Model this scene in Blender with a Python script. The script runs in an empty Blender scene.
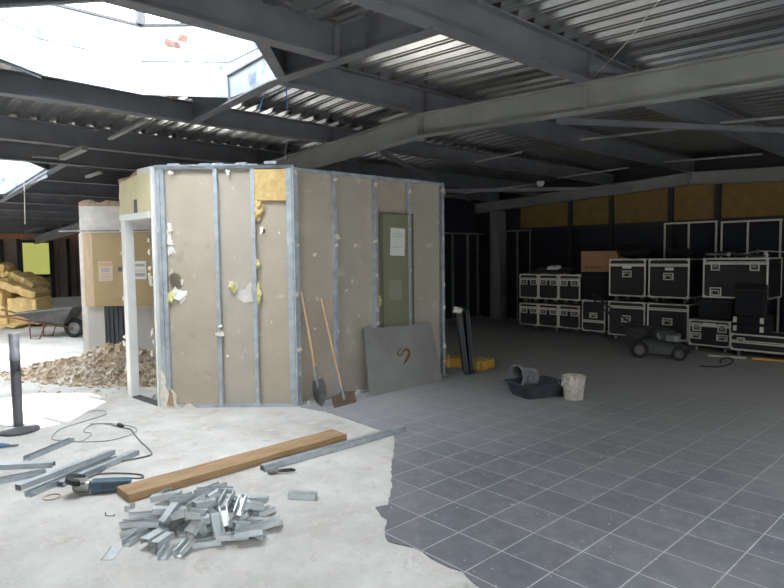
import bpy, bmesh, math, random
from mathutils import Vector, Matrix, noise
random.seed(7)
scene = bpy.context.scene
COL = scene.collection
R = math.radians
rnd = random.uniform

# ------------------------------------------------------------------ camera
F_PX = 600.0
PITCH, ROLL, YAW = -0.0635, -0.0118, -0.8228
CAM = Vector((2.1827, -2.2193, 1.5788))
def cam_axes():
    cp, sp = math.cos(PITCH), math.sin(PITCH); cr, sr = math.cos(ROLL), math.sin(ROLL)
    cy, sy = math.cos(YAW), math.sin(YAW)
    f = Vector((sy*cp, cy*cp, sp)); r = Vector((cy, -sy, 0)); u = r.cross(f)
    return cr*r + sr*u, -sr*r + cr*u, f
RT, UP, FW = cam_axes()
cd = bpy.data.cameras.new('camera'); cam = bpy.data.objects.new('camera', cd); COL.objects.link(cam)
cam.matrix_world = Matrix(((RT.x, UP.x, -FW.x, CAM.x), (RT.y, UP.y, -FW.y, CAM.y), (RT.z, UP.z, -FW.z, CAM.z), (0, 0, 0, 1)))
cd.sensor_width = 36; cd.lens = 36*F_PX/784; cd.clip_start = .05; cd.clip_end = 200
scene.camera = cam
def ray(px, py): return FW + RT*((px-392)/F_PX) - UP*((py-294)/F_PX)
def atz(px, py, z=0):
    d = ray(px, py); return CAM + d*((z-CAM.z)/d.z)
def atx(px, py, X):
    d = ray(px, py); return CAM + d*((X-CAM.x)/d.x)
def aty(px, py, Y):
    d = ray(px, py); return CAM + d*((Y-CAM.y)/d.y)

# ------------------------------------------------------------------ materials
def hexa(c): return (c[0], c[1], c[2], 1)
def srgb(r, g, b):
    f = lambda v: (v/255/12.92) if v/255 <= .04045 else ((v/255+.055)/1.055)**2.4
    return (f(r), f(g), f(b))
def mat(name, col, rough=.7, metal=0., vary=.25, scale=6., bump=.0, col2=None, stretch=None, spec=.5, fine=None):
    m = bpy.data.materials.new(name); m.use_nodes = True
    nt = m.node_tree; N = nt.nodes; L = nt.links
    b = N['Principled BSDF']
    b.inputs['Roughness'].default_value = rough; b.inputs['Metallic'].default_value = metal
    b.inputs['Specular IOR Level'].default_value = spec
    tc = N.new('ShaderNodeTexCoord'); mp = N.new('ShaderNodeMapping')
    L.new(tc.outputs['Object'], mp.inputs['Vector'])
    if stretch: mp.inputs['Scale'].default_value = stretch
    nz = N.new('ShaderNodeTexNoise'); nz.inputs['Scale'].default_value = scale; nz.inputs['Detail'].default_value = 6; nz.inputs['Roughness'].default_value = .6
    L.new(mp.outputs[0], nz.inputs['Vector'])
    rp = N.new('ShaderNodeValToRGB'); rp.color_ramp.elements[0].position = .32; rp.color_ramp.elements[1].position = .68
    c2 = col2 or tuple(min(1, c*(1+vary)) for c in col)
    c1 = col if col2 else tuple(c*(1-vary) for c in col)
    rp.color_ramp.elements[0].color = hexa(c1); rp.color_ramp.elements[1].color = hexa(c2)
    L.new(nz.outputs['Fac'], rp.inputs[0]); L.new(rp.outputs[0], b.inputs['Base Color'])
    if bump:
        bp = N.new('ShaderNodeBump'); bp.inputs['Strength'].default_value = bump; bp.inputs['Distance'].default_value = .02
        n2 = N.new('ShaderNodeTexNoise'); n2.inputs['Scale'].default_value = fine or scale*4; n2.inputs['Detail'].default_value = 5
        L.new(mp.outputs[0], n2.inputs['Vector']); L.new(n2.outputs['Fac'], bp.inputs['Height']); L.new(bp.outputs[0], b.inputs['Normal'])
    return m

M = {}
M['galv'] = mat('galvanised_steel', srgb(176, 184, 190), .42, .5, .15, 14)
M['galv_wall'] = mat('galvanised_wall_stud', srgb(172, 180, 186), .5, .35, .2, 9)
M['offcut'] = mat('galvanised_offcut', srgb(198, 204, 205), .4, .4, .12, 20)
M['deck'] = mat('ceiling_deck_steel', srgb(180, 181, 180), .24, .95, .1, 5, stretch=(1, 4, 1))
M['beam'] = mat('dark_beam_paint', srgb(97, 99, 104), .55, .1, .18, 3, bump=.05)
M['rafter'] = mat('grey_beam_paint', srgb(128, 130, 127), .55, .1, .12, 2.5, bump=.05)
M['lining'] = mat('skylight_lining_metal', srgb(120, 128, 136), .6, .1, .0, 4, col2=srgb(140, 145, 148))
M['board'] = mat('gypsum_board_back', srgb(176, 165, 148), .9, 0, .07, 3, bump=.05)
M['board_grey'] = mat('gypsum_board_grey', srgb(176, 168, 154), .9, 0, .07, 3, bump=.05)
M['white_paint'] = mat('white_door_paint', srgb(226, 228, 224), .5, 0, .06, 5)
M['cream'] = mat('cream_header_paint', srgb(214, 204, 166), .8, 0, .08, 4)
M['pale_plaster'] = mat('pale_plaster', srgb(206, 202, 194), .9, 0, .12, 7, bump=.2)
M['torn'] = mat('torn_plaster', srgb(222, 216, 202), .95, 0, .18, 18, bump=.3)
M['raw_edge'] = mat('raw_brown_edge', srgb(168, 146, 120), .95, 0, .25, 12, bump=.4)
M['tan_panel'] = mat('tan_laminate', srgb(168, 148, 108), .55, 0, .05, 3)
M['pale_wood'] = mat('pale_wood_edge', srgb(200, 176, 146), .6, 0, .1, 3, stretch=(8, 8, 1))
M['grey_panel'] = mat('grey_lower_panel', srgb(186, 184, 178), .6, 0, .05, 3)
M['dark_grey'] = mat('dark_grey_paint', srgb(78, 84, 90), .5, 0, .1, 4)
M['insul'] = mat('yellow_mineral_wool', srgb(208, 172, 108), 1, 0, .0, 9, .9, col2=srgb(236, 210, 152), fine=60)
M['insul_pale'] = mat('pale_mineral_wool', srgb(224, 216, 150), 1, 0, .12, 20, .9, fine=80)
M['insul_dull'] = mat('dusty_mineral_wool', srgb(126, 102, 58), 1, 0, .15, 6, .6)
M['paper'] = mat('white_paper', srgb(222, 222, 216), .9, 0, .03, 5)
M['paper_pink'] = mat('printed_pink_paper', srgb(200, 184, 166), .9, 0, .05, 30)
M['ink_red'] = mat('red_print', srgb(196, 156, 138), .9, 0, .1, 60)
M['ink_grey'] = mat('grey_print', srgb(170, 166, 158), .9, 0, .1, 60)
M['wood'] = mat('timber', srgb(140, 112, 80), .8, 0, 0, 5, .15, col2=srgb(176, 146, 110), stretch=(9, 1, 9))
M['handle_wood'] = mat('ash_handle', srgb(186, 154, 122), .6, 0, .12, 4, stretch=(8, 8, 1))
M['rust'] = mat('rusty_blade', srgb(112, 96, 84), .75, .3, .0, 10, .2, col2=srgb(138, 118, 102))
M['worn_steel'] = mat('worn_steel', srgb(138, 140, 138), .5, .35, .25, 10, .1)
M['brushed'] = mat('brushed_steel_sheet', srgb(158, 157, 153), .45, .35, .14, 2.2, .02)
M['bronze'] = mat('bronze_backing', srgb(128, 96, 50), .6, .2, .3, 25)
M['glass_board'] = mat('frosted_green_panel', srgb(132, 132, 108), .35, 0, .06, 2)
M['black'] = mat('black_plastic', srgb(38, 39, 42), .55, 0, .2, 6)
M['black_matte'] = mat('black_cloth', srgb(22, 23, 27), .9, 0, .2, 8)
M['case_black'] = mat('case_laminate', srgb(30, 28, 29), .6, 0, .12, 5)
M['alu'] = mat('aluminium_trim', srgb(216, 210, 196), .42, .35, .1, 8)
M['tag'] = mat('white_tag', srgb(220, 220, 214), .8, 0, .05, 9)
M['carton'] = mat('brown_cardboard', srgb(172, 128, 92), .85, 0, .06, 4)
M['mower'] = mat('mower_paint', srgb(62, 68, 66), .5, .1, .15, 5)
M['engine'] = mat('engine_metal', srgb(140, 142, 138), .45, .3, .3, 14)
M['rubber'] = mat('rubber', srgb(34, 34, 36), .85, 0, .15, 10)
M['hub'] = mat('wheel_hub', srgb(126, 126, 122), .6, 0, .12, 10)
M['tub'] = mat('black_tub_plastic', srgb(56, 60, 68), .6, 0, .3, 9)
M['bucket_in'] = mat('dusty_bucket', srgb(98, 102, 106), .8, 0, .0, 9, .3, col2=srgb(150, 152, 152))
M['bucket_white'] = mat('plaster_smeared_bucket', srgb(206, 200, 186), .8, 0, 0, 9, .25, col2=srgb(150, 144, 132))
M['mud'] = mat('dried_plaster', srgb(186, 178, 152), .95, 0, .2, 20, .4)
M['barrow'] = mat('barrow_steel', srgb(118, 118, 116), .55, .4, .2, 8)
M['brown_steel'] = mat('brown_barrow_frame', srgb(112, 78, 62), .6, .3, .2, 8)
M['grinder'] = mat('grinder_blue_body', srgb(62, 88, 104), .5, 0, .15, 12)
M['grinder_head'] = mat('grinder_metal', srgb(150, 150, 148), .4, .7, .15, 20)
M['cord_grey'] = mat('grey_cable', srgb(108, 110, 112), .7, 0, .1, 9)
M['cord_pale'] = mat('pale_cable', srgb(158, 158, 156), .7, 0, .1, 9)
M['blue'] = mat('blue_grip', srgb(70, 118, 142), .5, 0, .15, 12)
M['blue_string'] = mat('blue_string', srgb(70, 110, 170), .8, 0, .1, 9)
M['yellow_box'] = mat('yellow_box_paint', srgb(214, 164, 62), .6, 0, .15, 8)
M['dark_wall'] = mat('dark_blue_sheathing', srgb(28, 31, 42), .8, 0, .15, 1.5)
M['brown_wall'] = mat('dark_brown_sheathing', srgb(146, 128, 118), .8, 0, .15, 1.5)
M['dark_post'] = mat('dark_post', srgb(36, 38, 42), .7, 0, .1, 3)
M['plain_wall'] = mat('plain_wall', srgb(226, 224, 220), .9, 0, .08, 2)
M['stanchion'] = mat('black_stanchion', srgb(44, 46, 50), .4, .2, .15, 6)
M['stanchion_top'] = mat('taped_stanchion_head', srgb(70, 72, 78), .5, .2, .3, 20)
M['dusty_base'] = mat('dusty_iron_base', srgb(92, 92, 94), .8, 0, .2, 8)

def speckled(m, col, scale, lo, hi, amount=1):
    nt = m.node_tree; N = nt.nodes; L = nt.links; b = N['Principled BSDF']; src = b.inputs['Base Color'].links[0].from_socket
    tc = N.new('ShaderNodeTexCoord'); n = N.new('ShaderNodeTexNoise'); n.inputs['Scale'].default_value = scale; n.inputs['Detail'].default_value = 7; n.inputs['Roughness'].default_value = .7
    L.new(tc.outputs['Object'], n.inputs['Vector'])
    rp = ramp(N, [(lo, (0, 0, 0)), (hi, (amount,)*3)]); L.new(n.outputs['Fac'], rp.inputs[0])
    L.new(mix(nt, rp.outputs[0], src, col), b.inputs['Base Color'])
def ramp(N, pos_cols):
    rp = N.new('ShaderNodeValToRGB'); e = rp.color_ramp.elements
    e[0].position, e[0].color = pos_cols[0][0], hexa(pos_cols[0][1]); e[1].position, e[1].color = pos_cols[1][0], hexa(pos_cols[1][1])
    for p, c in pos_cols[2:]:
        q = e.new(p); q.color = hexa(c)
    return rp
def mix(nt, fac, a, b, mode='MIX'):
    n = nt.nodes.new('ShaderNodeMix'); n.data_type = 'RGBA'; n.blend_type = mode
    for s, v in ((0, fac), (6, a), (7, b)):
        if isinstance(v, (float, int)): n.inputs[s].default_value = v
        elif isinstance(v, tuple): n.inputs[s].default_value = hexa(v)
        else: nt.links.new(v, n.inputs[s])
    return n.outputs[2]

speckled(M['board'], srgb(206, 200, 186), 5, .62, .70, .8); speckled(M['board_grey'], srgb(204, 198, 188), 6, .60, .68, .8); speckled(M['board'], srgb(140, 126, 108), 2.2, .60, .72, .5)
speckled(M['lining'], srgb(66, 82, 106), 2.6, .55, .64, .9); speckled(M['lining'], srgb(92, 82, 70), 4.5, .64, .68, .9)
speckled(M['galv_wall'], srgb(206, 204, 198), 7, .60, .66, .8)
def concrete_mat():
    m = bpy.data.materials.new('bare_concrete'); m.use_nodes = True
    nt = m.node_tree; N = nt.nodes; L = nt.links; b = N['Principled BSDF']; b.inputs['Roughness'].default_value = .85
    tc = N.new('ShaderNodeTexCoord')
    def nz(s, d=6, r=.6, st=None):
        n = N.new('ShaderNodeTexNoise'); n.inputs['Scale'].default_value = s; n.inputs['Detail'].default_value = d; n.inputs['Roughness'].default_value = r
        if st:
            mp = N.new('ShaderNodeMapping'); mp.inputs['Scale'].default_value = st; mp.inputs['Rotation'].default_value = (0, 0, R(25)); L.new(tc.outputs['Object'], mp.inputs[0]); L.new(mp.outputs[0], n.inputs['Vector'])
        else: L.new(tc.outputs['Object'], n.inputs['Vector'])
        return n.outputs['Fac']
    a = ramp(N, [(.34, srgb(172, 168, 161)), (.66, srgb(212, 210, 206))]); L.new(nz(1.1, 8, .7), a.inputs[0])
    s = ramp(N, [(.52, (0, 0, 0)), (.62, (1, 1, 1))]); L.new(nz(7, 8, .7), s.inputs[0])
    c1 = mix(nt, s.outputs[0], a.outputs[0], srgb(200, 196, 189))
    st = ramp(N, [(.55, (0, 0, 0)), (.68, (1, 1, 1))]); L.new(nz(3.6, 9, .8), st.inputs[0])
    c2 = mix(nt, st.outputs[0], c1, srgb(168, 161, 151))
    sp = ramp(N, [(.66, (0, 0, 0)), (.70, (1, 1, 1))]); L.new(nz(45, 3), sp.inputs[0])
    c3 = mix(nt, sp.outputs[0], c2, srgb(156, 152, 146))
    sc = ramp(N, [(.60, (0, 0, 0)), (.70, (.35, .35, .35))]); L.new(nz(5, 4, .6, (.35, 9, 1)), sc.inputs[0])
    c3 = mix(nt, sc.outputs[0], c3, srgb(218, 216, 212))
    L.new(c3, b.inputs['Base Color'])
    bp = N.new('ShaderNodeBump'); bp.inputs['Strength'].default_value = .15; bp.inputs['Distance'].default_value = .01
    L.new(nz(30), bp.inputs['Height']); L.new(bp.outputs[0], b.inputs['Normal'])
    return m
M['concrete'] = concrete_mat()

def tile_mat():
    m = bpy.data.materials.new('grey_blue_floor_tiles'); m.use_nodes = True
    nt = m.node_tree; N = nt.nodes; L = nt.links; b = N['Principled BSDF']
    tc = N.new('ShaderNodeTexCoord')
    br = N.new('ShaderNodeTexBrick'); br.offset = 0; br.squash = 1
    br.inputs['Scale'].default_value = 1; br.inputs['Brick Width'].default_value = .3; br.inputs['Row Height'].default_value = .3
    br.inputs['Mortar Size'].default_value = .0038; br.inputs['Mortar Smooth'].default_value = .2; br.inputs['Bias'].default_value = 0
    br.inputs['Color1'].default_value = hexa(srgb(98, 102, 112)); br.inputs['Color2'].default_value = hexa(srgb(116, 118, 126)); br.inputs['Mortar'].default_value = hexa(srgb(200, 201, 201))
    L.new(tc.outputs['Object'], br.inputs['Vector'])
    def nz(s, d=6, r=.6):
        n = N.new('ShaderNodeTexNoise'); n.inputs['Scale'].default_value = s; n.inputs['Detail'].default_value = d; n.inputs['Roughness'].default_value = r
        L.new(tc.outputs['Object'], n.inputs['Vector']); return n.outputs['Fac']
    mo = ramp(N, [(.3, (.60, .60, .63)), (.7, (1.2, 1.19, 1.17))]); L.new(nz(9, 8, .7), mo.inputs[0])
    c = mix(nt, 1.0, br.outputs['Color'], mo.outputs[0], 'MULTIPLY')
    du = ramp(N, [(.3, (.05, .05, .05)), (.7, (.62, .62, .62))]); L.new(nz(.9, 7, .7), du.inputs[0])
    c = mix(nt, du.outputs[0], c, srgb(134, 133, 130))
    # heavier pale dust towards the stripped partition: distance from the partition foot
    sx = N.new('ShaderNodeSeparateXYZ'); L.new(tc.outputs['Object'], sx.inputs[0])
    vd = N.new('ShaderNodeVectorMath'); vd.operation = 'DISTANCE'; vd.inputs[1].default_value = (-2.9, 2.0, 0)
    L.new(tc.outputs['Object'], vd.inputs[0])
    ad = N.new('ShaderNodeMath'); ad.operation = 'MULTIPLY_ADD'; ad.inputs[1].default_value = 1.6; L.new(nz(2.5, 7, .7), ad.inputs[0]); L.new(vd.outputs['Value'], ad.inputs[2])
    mr = N.new('ShaderNodeMapRange'); mr.inputs[1].default_value = 1.0; mr.inputs[2].default_value = 3.2; mr.inputs[3].default_value = .62; mr.inputs[4].default_value = 0
    L.new(ad.outputs[0], mr.inputs[0])
    c = mix(nt, mr.outputs[0], c, srgb(184, 186, 188))
    # trodden dust over the back of the hall, ragged towards the front
    a2 = N.new('ShaderNodeMath'); a2.operation = 'MULTIPLY_ADD'; a2.inputs[1].default_value = 3.2; L.new(nz(1.3, 7, .7), a2.inputs[0]); L.new(sx.outputs['Y'], a2.inputs[2])
    m2 = N.new('ShaderNodeMapRange'); m2.inputs[1].default_value = 3.2; m2.inputs[2].default_value = 7.0; m2.inputs[3].default_value = 0; m2.inputs[4].default_value = .78
    L.new(a2.outputs[0], m2.inputs[0])
    c = mix(nt, m2.outputs[0], c, srgb(158, 155, 148))
    sp = ramp(N, [(.70, (0, 0, 0)), (.74, (1, 1, 1))]); L.new(nz(38, 2), sp.inputs[0])
    c = mix(nt, sp.outputs[0], c, srgb(190, 188, 182))
    L.new(c, b.inputs['Base Color']); b.inputs['Roughness'].default_value = .62
    bp = N.new('ShaderNodeBump'); bp.inputs['Strength'].default_value = .25; bp.inputs['Distance'].default_value = .004; bp.invert = True
    L.new(br.outputs['Fac'], bp.inputs['Height']); L.new(bp.outputs[0], b.inputs['Normal'])
    return m
M['tiles'] = tile_mat()

def rubble_mat():
    m = bpy.data.materials.new('earth_and_rubble'); m.use_nodes = True
    nt = m.node_tree; N = nt.nodes; L = nt.links; b = N['Principled BSDF']; b.inputs['Roughness'].default_value = 1
    tc = N.new('ShaderNodeTexCoord')
    vo = N.new('ShaderNodeTexVoronoi'); vo.inputs['Scale'].default_value = 28; L.new(tc.outputs['Object'], vo.inputs['Vector'])
    sx = N.new('ShaderNodeSeparateXYZ'); L.new(vo.outputs['Color'], sx.inputs[0])
    rp = ramp(N, [(0, srgb(146, 128, 108)), (1, srgb(216, 210, 202)), (.35, srgb(172, 154, 132)), (.65, srgb(190, 178, 162))]); L.new(sx.outputs[0], rp.inputs[0])
    n = N.new('ShaderNodeTexNoise'); n.inputs['Scale'].default_value = 2; L.new(tc.outputs['Object'], n.inputs['Vector'])
    r2 = ramp(N, [(.4, (0, 0, 0)), (.62, (1, 1, 1))]); L.new(n.outputs['Fac'], r2.inputs[0])
    c = mix(nt, r2.outputs[0], rp.outputs[0], srgb(172, 144, 110))
    L.new(mix(nt, .55, rp.outputs[0], c), b.inputs['Base Color'])
    bp = N.new('ShaderNodeBump'); bp.inputs['Strength'].default_value = .8; bp.inputs['Distance'].default_value = .03
    n3 = N.new('ShaderNodeTexNoise'); n3.inputs['Scale'].default_value = 40; L.new(tc.outputs['Object'], n3.inputs['Vector']); L.new(n3.outputs['Fac'], bp.inputs['Height']); L.new(bp.outputs[0], b.inputs['Normal'])
    return m
M['rubble'] = rubble_mat()

def glass_mat(name, col, tr=.9):
    m = bpy.data.materials.new(name); m.use_nodes = True
    nt = m.node_tree; N = nt.nodes; N.clear()
    o = N.new('ShaderNodeOutputMaterial'); t = N.new('ShaderNodeBsdfTransparent'); g = N.new('ShaderNodeBsdfGlossy'); x = N.new('ShaderNodeMixShader')
    t.inputs[0].default_value = hexa(col); g.inputs['Roughness'].default_value = .05; x.inputs[0].default_value = 1-tr
    nt.links.new(t.outputs[0], x.inputs[1]); nt.links.new(g.outputs[0], x.inputs[2]); nt.links.new(x.outputs[0], o.inputs[0])
    return m
M['glass'] = glass_mat('skylight_glass', (.98, .99, 1), .985)
def pane_mat():
    m = bpy.data.materials.new('yellow_green_lit_pane'); m.use_nodes = True
    b = m.node_tree.nodes['Principled BSDF']; b.inputs['Base Color'].default_value = hexa(srgb(206, 208, 120)); b.inputs['Roughness'].default_value = .4
    b.inputs['Emission Color'].default_value = hexa(srgb(212, 214, 118)); b.inputs['Emission Strength'].default_value = PANE_EMIT
    return m
PANE_EMIT = .2
M['pane'] = pane_mat()

# ------------------------------------------------------------------ mesh builder
class MB:
    def __init__(s, T=None): s.bm = bmesh.new(); s.T = T or Matrix()
    def _v(s, p): return s.bm.verts.new(s.T @ Vector(p))
    def box(s, lo, hi, M2=None):
        x0, y0, z0 = lo; x1, y1, z1 = hi
        P = [(x0, y0, z0), (x1, y0, z0), (x1, y1, z0), (x0, y1, z0), (x0, y0, z1), (x1, y0, z1), (x1, y1, z1), (x0, y1, z1)]
        v = [s._v(M2 @ Vector(p) if M2 else p) for p in P]
        for f in ((3, 2, 1, 0), (4, 5, 6, 7), (0, 1, 5, 4), (1, 2, 6, 5), (2, 3, 7, 6), (3, 0, 4, 7)): s.bm.faces.new([v[i] for i in f])
        return s
    def hexa(s, P):
        v = [s._v(p) for p in P]
        for f in ((3, 2, 1, 0), (4, 5, 6, 7), (0, 1, 5, 4), (1, 2, 6, 5), (2, 3, 7, 6), (3, 0, 4, 7)): s.bm.faces.new([v[i] for i in f])
        return s
    def quad(s, P): s.bm.faces.new([s._v(p) for p in P]); return s
    def tube(s, pts, r, n=8, cap=True):
        pts = [Vector(p) for p in pts]; rings = []
        rr = r if isinstance(r, (list, tuple)) else [r]*len(pts)
        up = None
        for i, p in enumerate(pts):
            d = (pts[min(i+1, len(pts)-1)] - pts[max(i-1, 0)]).normalized()
            if up is None:
                up = Vector((0, 0, 1)) if abs(d.z) < .9 else Vector((1, 0, 0))
            a = up - d*up.dot(d); a.normalize(); b = d.cross(a); up = a
            rings.append([s._v(p + a*rr[i]*math.cos(2*math.pi*k/n) + b*rr[i]*math.sin(2*math.pi*k/n)) for k in range(n)])
        for A, B in zip(rings, rings[1:]):
            for k in range(n): s.bm.faces.new([A[k], A[(k+1) % n], B[(k+1) % n], B[k]])
        if cap: s.bm.faces.new(rings[0][::-1]); s.bm.faces.new(rings[-1])
        return s
    def lathe(s, prof, n=24, M2=None):
        rings = []
        for r, z in prof:
            rings.append([s._v((M2 @ Vector(q)) if M2 else q) for q in [(r*math.cos(2*math.pi*k/n), r*math.sin(2*math.pi*k/n), z) for k in range(n)]])
        for A, B in zip(rings, rings[1:]):
            for k in range(n): s.bm.faces.new([A[k], A[(k+1) % n], B[(k+1) % n], B[k]])
        if prof[0][0] > 1e-5: s.bm.faces.new(rings[0][::-1])
        if prof[-1][0] > 1e-5: s.bm.faces.new(rings[-1])
        return s
    def prism(s, poly, d, M2=None):
        """poly in local xy, extruded to z=d; concave and noisy outlines allowed"""
        n = len(poly); f = (lambda p: M2 @ Vector(p)) if M2 else (lambda p: p)
        a = [s._v(f((x, y, 0))) for x, y in poly]; b = [s._v(f((x, y, d))) for x, y in poly]
        s.bm.faces.new(a[::-1]); s.bm.faces.new(b)
        for i in range(n): s.bm.faces.new([a[i], a[(i+1) % n], b[(i+1) % n], b[i]])
        return s
    def holed(s, outer, hole, d, M2):
        va = [s._v(M2 @ Vector((x, y, 0))) for x, y in outer]; vh = [s._v(M2 @ Vector((x, y, 0))) for x, y in hole]
        ed = []
        for vs in (va, vh):
            for i in range(len(vs)): ed.append(s.bm.edges.new((vs[i], vs[(i+1) % len(vs)])))
        g = bmesh.ops.triangle_fill(s.bm, use_beauty=True, use_dissolve=False, edges=ed)
        fs = [x for x in g['geom'] if isinstance(x, bmesh.types.BMFace)]
        e = bmesh.ops.extrude_face_region(s.bm, geom=fs)
        off = (s.T.to_3x3() @ (M2.to_3x3() @ Vector((0, 0, d))))
        for v in [x for x in e['geom'] if isinstance(x, bmesh.types.BMVert)]: v.co += off
        return s
    def blob(s, c, r, seed=0, amp=.35, sub=2, sc=(1, 1, 1)):
        g = bmesh.ops.create_icosphere(s.bm, subdivisions=sub, radius=1)
        for v in g['verts']:
            q = v.co.copy(); k = 1 + amp*noise.noise(q*1.7 + Vector((seed*3.1, seed*1.7, 0)))
            v.co = s.T @ (Vector(c) + Vector((q.x*sc[0], q.y*sc[1], q.z*sc[2]))*r*k)
        return s
    def build(s, name, m, parent=None, loc=None, bevel=0, smooth=False, rot=None):
        bmesh.ops.recalc_face_normals(s.bm, faces=s.bm.faces[:])
        me = bpy.data.meshes.new(name); s.bm.to_mesh(me); s.bm.free()
        o = bpy.data.objects.new(name, me); COL.objects.link(o)
        me.materials.append(M[m] if isinstance(m, str) else m)
        if loc is not None: o.location = loc
        if rot is not None: o.rotation_euler = rot
        if parent is not None: o.parent = parent
        if smooth:
            for p in me.polygons: p.use_smooth = True
            try: me.set_sharp_from_angle(angle=R(40))
            except Exception: pass
        if bevel:
            b = o.modifiers.new('bevel', 'BEVEL'); b.width = bevel; b.segments = 2; b.limit_method = 'ANGLE'; b.angle_limit = R(40)
        return o
def tag(o, label=None, cat=None, group=None, kind=None):
    if label: o['label'] = label
    if cat: o['category'] = cat
    if group: o['group'] = group
    if kind: o['kind'] = kind
    return o
def thing(name, label, cat, loc=(0, 0, 0), rz=0, group=None):
    o = bpy.data.objects.new(name, None); COL.objects.link(o); o.empty_display_size = .1
    o.location = loc; o.rotation_euler = (0, 0, rz) if not isinstance(rz, tuple) else rz
    return tag(o, label, cat, group, 'thing')
def struct(o): o['kind'] = 'structure'; return o
def copy_tree(o):
    r = o.copy(); COL.objects.link(r)
    def rec(a, b):
        for ch in a.children:
            c = ch.copy(); COL.objects.link(c); c.parent = b; rec(ch, c)
    rec(o, r); return r
def frame(A, B, up=None):
    """matrix: x along A->B, z close to up, origin A"""
    A = Vector(A); x = (Vector(B)-A).normalized(); u = Vector(up or (0, 0, 1))
    y = u.cross(x)
    if y.length < 1e-4: y = Vector((0, 1, 0)).cross(x)
    y.normalize(); z = x.cross(y)
    return Matrix(((x.x, y.x, z.x, A.x), (x.y, y.y, z.y, A.y), (x.z, y.z, z.z, A.z), (0, 0, 0, 1)))
def ragged(poly, amp=.02, step=.06):
    out = []
    for (x0, y0), (x1, y1) in zip(poly, poly[1:]+poly[:1]):
        L = math.hypot(x1-x0, y1-y0); n = max(1, int(L/step))
        for i in range(n):
            t = i/n; out.append((x0+(x1-x0)*t + (rnd(-amp, amp) if i else 0), y0+(y1-y0)*t + (rnd(-amp, amp) if i else 0)))
    return out
def smooth_path(pts, n=6):
    P = [Vector(p) for p in pts]; out = []
    for i in range(len(P)-1):
        a, b, c, d = P[max(i-1, 0)], P[i], P[i+1], P[min(i+2, len(P)-1)]
        for k in range(n):
            t = k/n
            out.append(.5*((2*b) + (c-a)*t + (2*a-5*b+4*c-d)*t*t + (3*b-a-3*c+d)*t**3))
    out.append(P[-1]); return out

# ------------------------------------------------------------------ the setting: floor
XW, XE, YS, YN = -19.5, 6.0, -7.0, 9.9
RIDGE = -2.35
def roofz(x): return 3.086 - .045*abs(x-RIDGE)          # underside of the purlins
PD = .25                                                # purlin depth
struct(MB().box((XW, YS, -.15), (XE, YN, 0)).build('floor', 'concrete'))
edge = [(-3.04, 1.30), (-2.71, 1.37), (-2.29, 1.36), (-1.93, 1.33), (-1.61, 1.31), (-1.3, 1.01), (-.9, .61), (-.76, .49), (-.62, .34), (-.56, .27), (-.60, .19), (-.42, .12), (-.29, 0), (-.2, -.05), (-.05, .0),
        (.14, -.02), (.28, -.01), (.45, -.05), (.9, -.35), (1.5, -.62), (6, -.62)]
fine = []
for (a, b), (c, d) in zip(edge, edge[1:]):
    n = max(1, int(math.hypot(c-a, d-b)/.05))
    for i in range(n): fine.append((a+(c-a)*i/n + rnd(-.008, .008), b+(d-b)*i/n + rnd(-.008, .008)))
fine += [(6, -.62), (6, YN), (-7.5, YN), (-7.5, 3.66), (-3.04, 3.66)]
struct(MB().prism(fine, .007, Matrix.Translation((0, 0, .0005))).build('floor_tiles', 'tiles'))

# walls
def wallbox(name, lo, hi, m): return struct(MB().box(lo, hi).build(name, m))
wallbox('wall_back', (-7.7, YN, 0), (XE, YN+.2, 2.16), 'dark_wall')
wallbox('wall_back_top', (XW, YN+.03, 2.16), (XE, YN+.2, 3.4), 'dark_post')
wallbox('wall_side', (-7.7, 4.6, 0), (-7.55, YN, 3.1), 'dark_wall')
wallbox('wall_west', (XW-.2, YS, .35), (XW, YN, 2.9), 'brown_wall')
wallbox('trim_west_plinth', (XW-.2, YS, 0), (XW+.03, YN, .36), 'plain_wall')
wallbox('wall_south', (XW, YS-.2, 0), (XE, YS, 3.4), 'plain_wall')
wallbox('wall_east', (XE, YS, 0), (XE+.2, YN, 3.4), 'plain_wall')
wallbox('wall_north', (XW, YN, 0), (-7.7, YN+.2, 2.16), 'brown_wall')

# ------------------------------------------------------------------ roof frame
def ibeam(name, p0, p1, depth, w, m, stiff=(), tf=.014, tw=.01, extra=None):
    p0, p1 = Vector(p0), Vector(p1); T = frame(p0, p1); L = (p1-p0).length; b = MB(T)
    b.box((0, -w/2, 0), (L, w/2, tf)); b.box((0, -w/2, depth-tf), (L, w/2, depth)); b.box((0, -tw/2, tf), (L, tw/2, depth-tf))
    for s in stiff: b.box((s-.006, -w/2+.004, tf), (s+.006, w/2-.004, depth-tf))
    o = b.build(name, m); return struct(o)
def rafter(y):
    for i, (xa, xb) in enumerate(((XW, RIDGE), (RIDGE, XE))):
        ibeam('ceiling_rafter', (xa, y, roofz(xa)-.236), (xb, y, roofz(xb)-.236), .236, .13, 'rafter', [abs(xa-x) for x in ((RIDGE-.02,) if i == 0 else (-.44, 1.4, 3.05))])
RY = 2.48
for y in (RY, 9.72, -5.4): rafter(y)
HY = .64                                                # skylight trimmer line
pur = {}
def purlin(x, ya, yb, d=PD, m='beam'):
    ibeam('ceiling_purlin', (x, ya, roofz(x)), (x, yb, roofz(x)), d, .12, m, [RY-ya-.0] if ya < RY < yb else ())
S1 = (-3.93, -1.5, -1.5, .64)                            # first skylight: X and Y reach
for x in (5.8, 3.05, 1.4, -.44, -5.77, -6.95, -11.3, -12.5, -16.4, -18.3): purlin(x, YS, YN)
purlin(-3.98, YS, YN, .205)
for x in (-13.9, -15.1): purlin(x, -2.6, YN)
purlin(RIDGE, HY, YN); purlin(RIDGE, YS, -1.52)
for x in (-8.4, -9.9): purlin(x, .14, YN); purlin(x, YS, -2.6)
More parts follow.
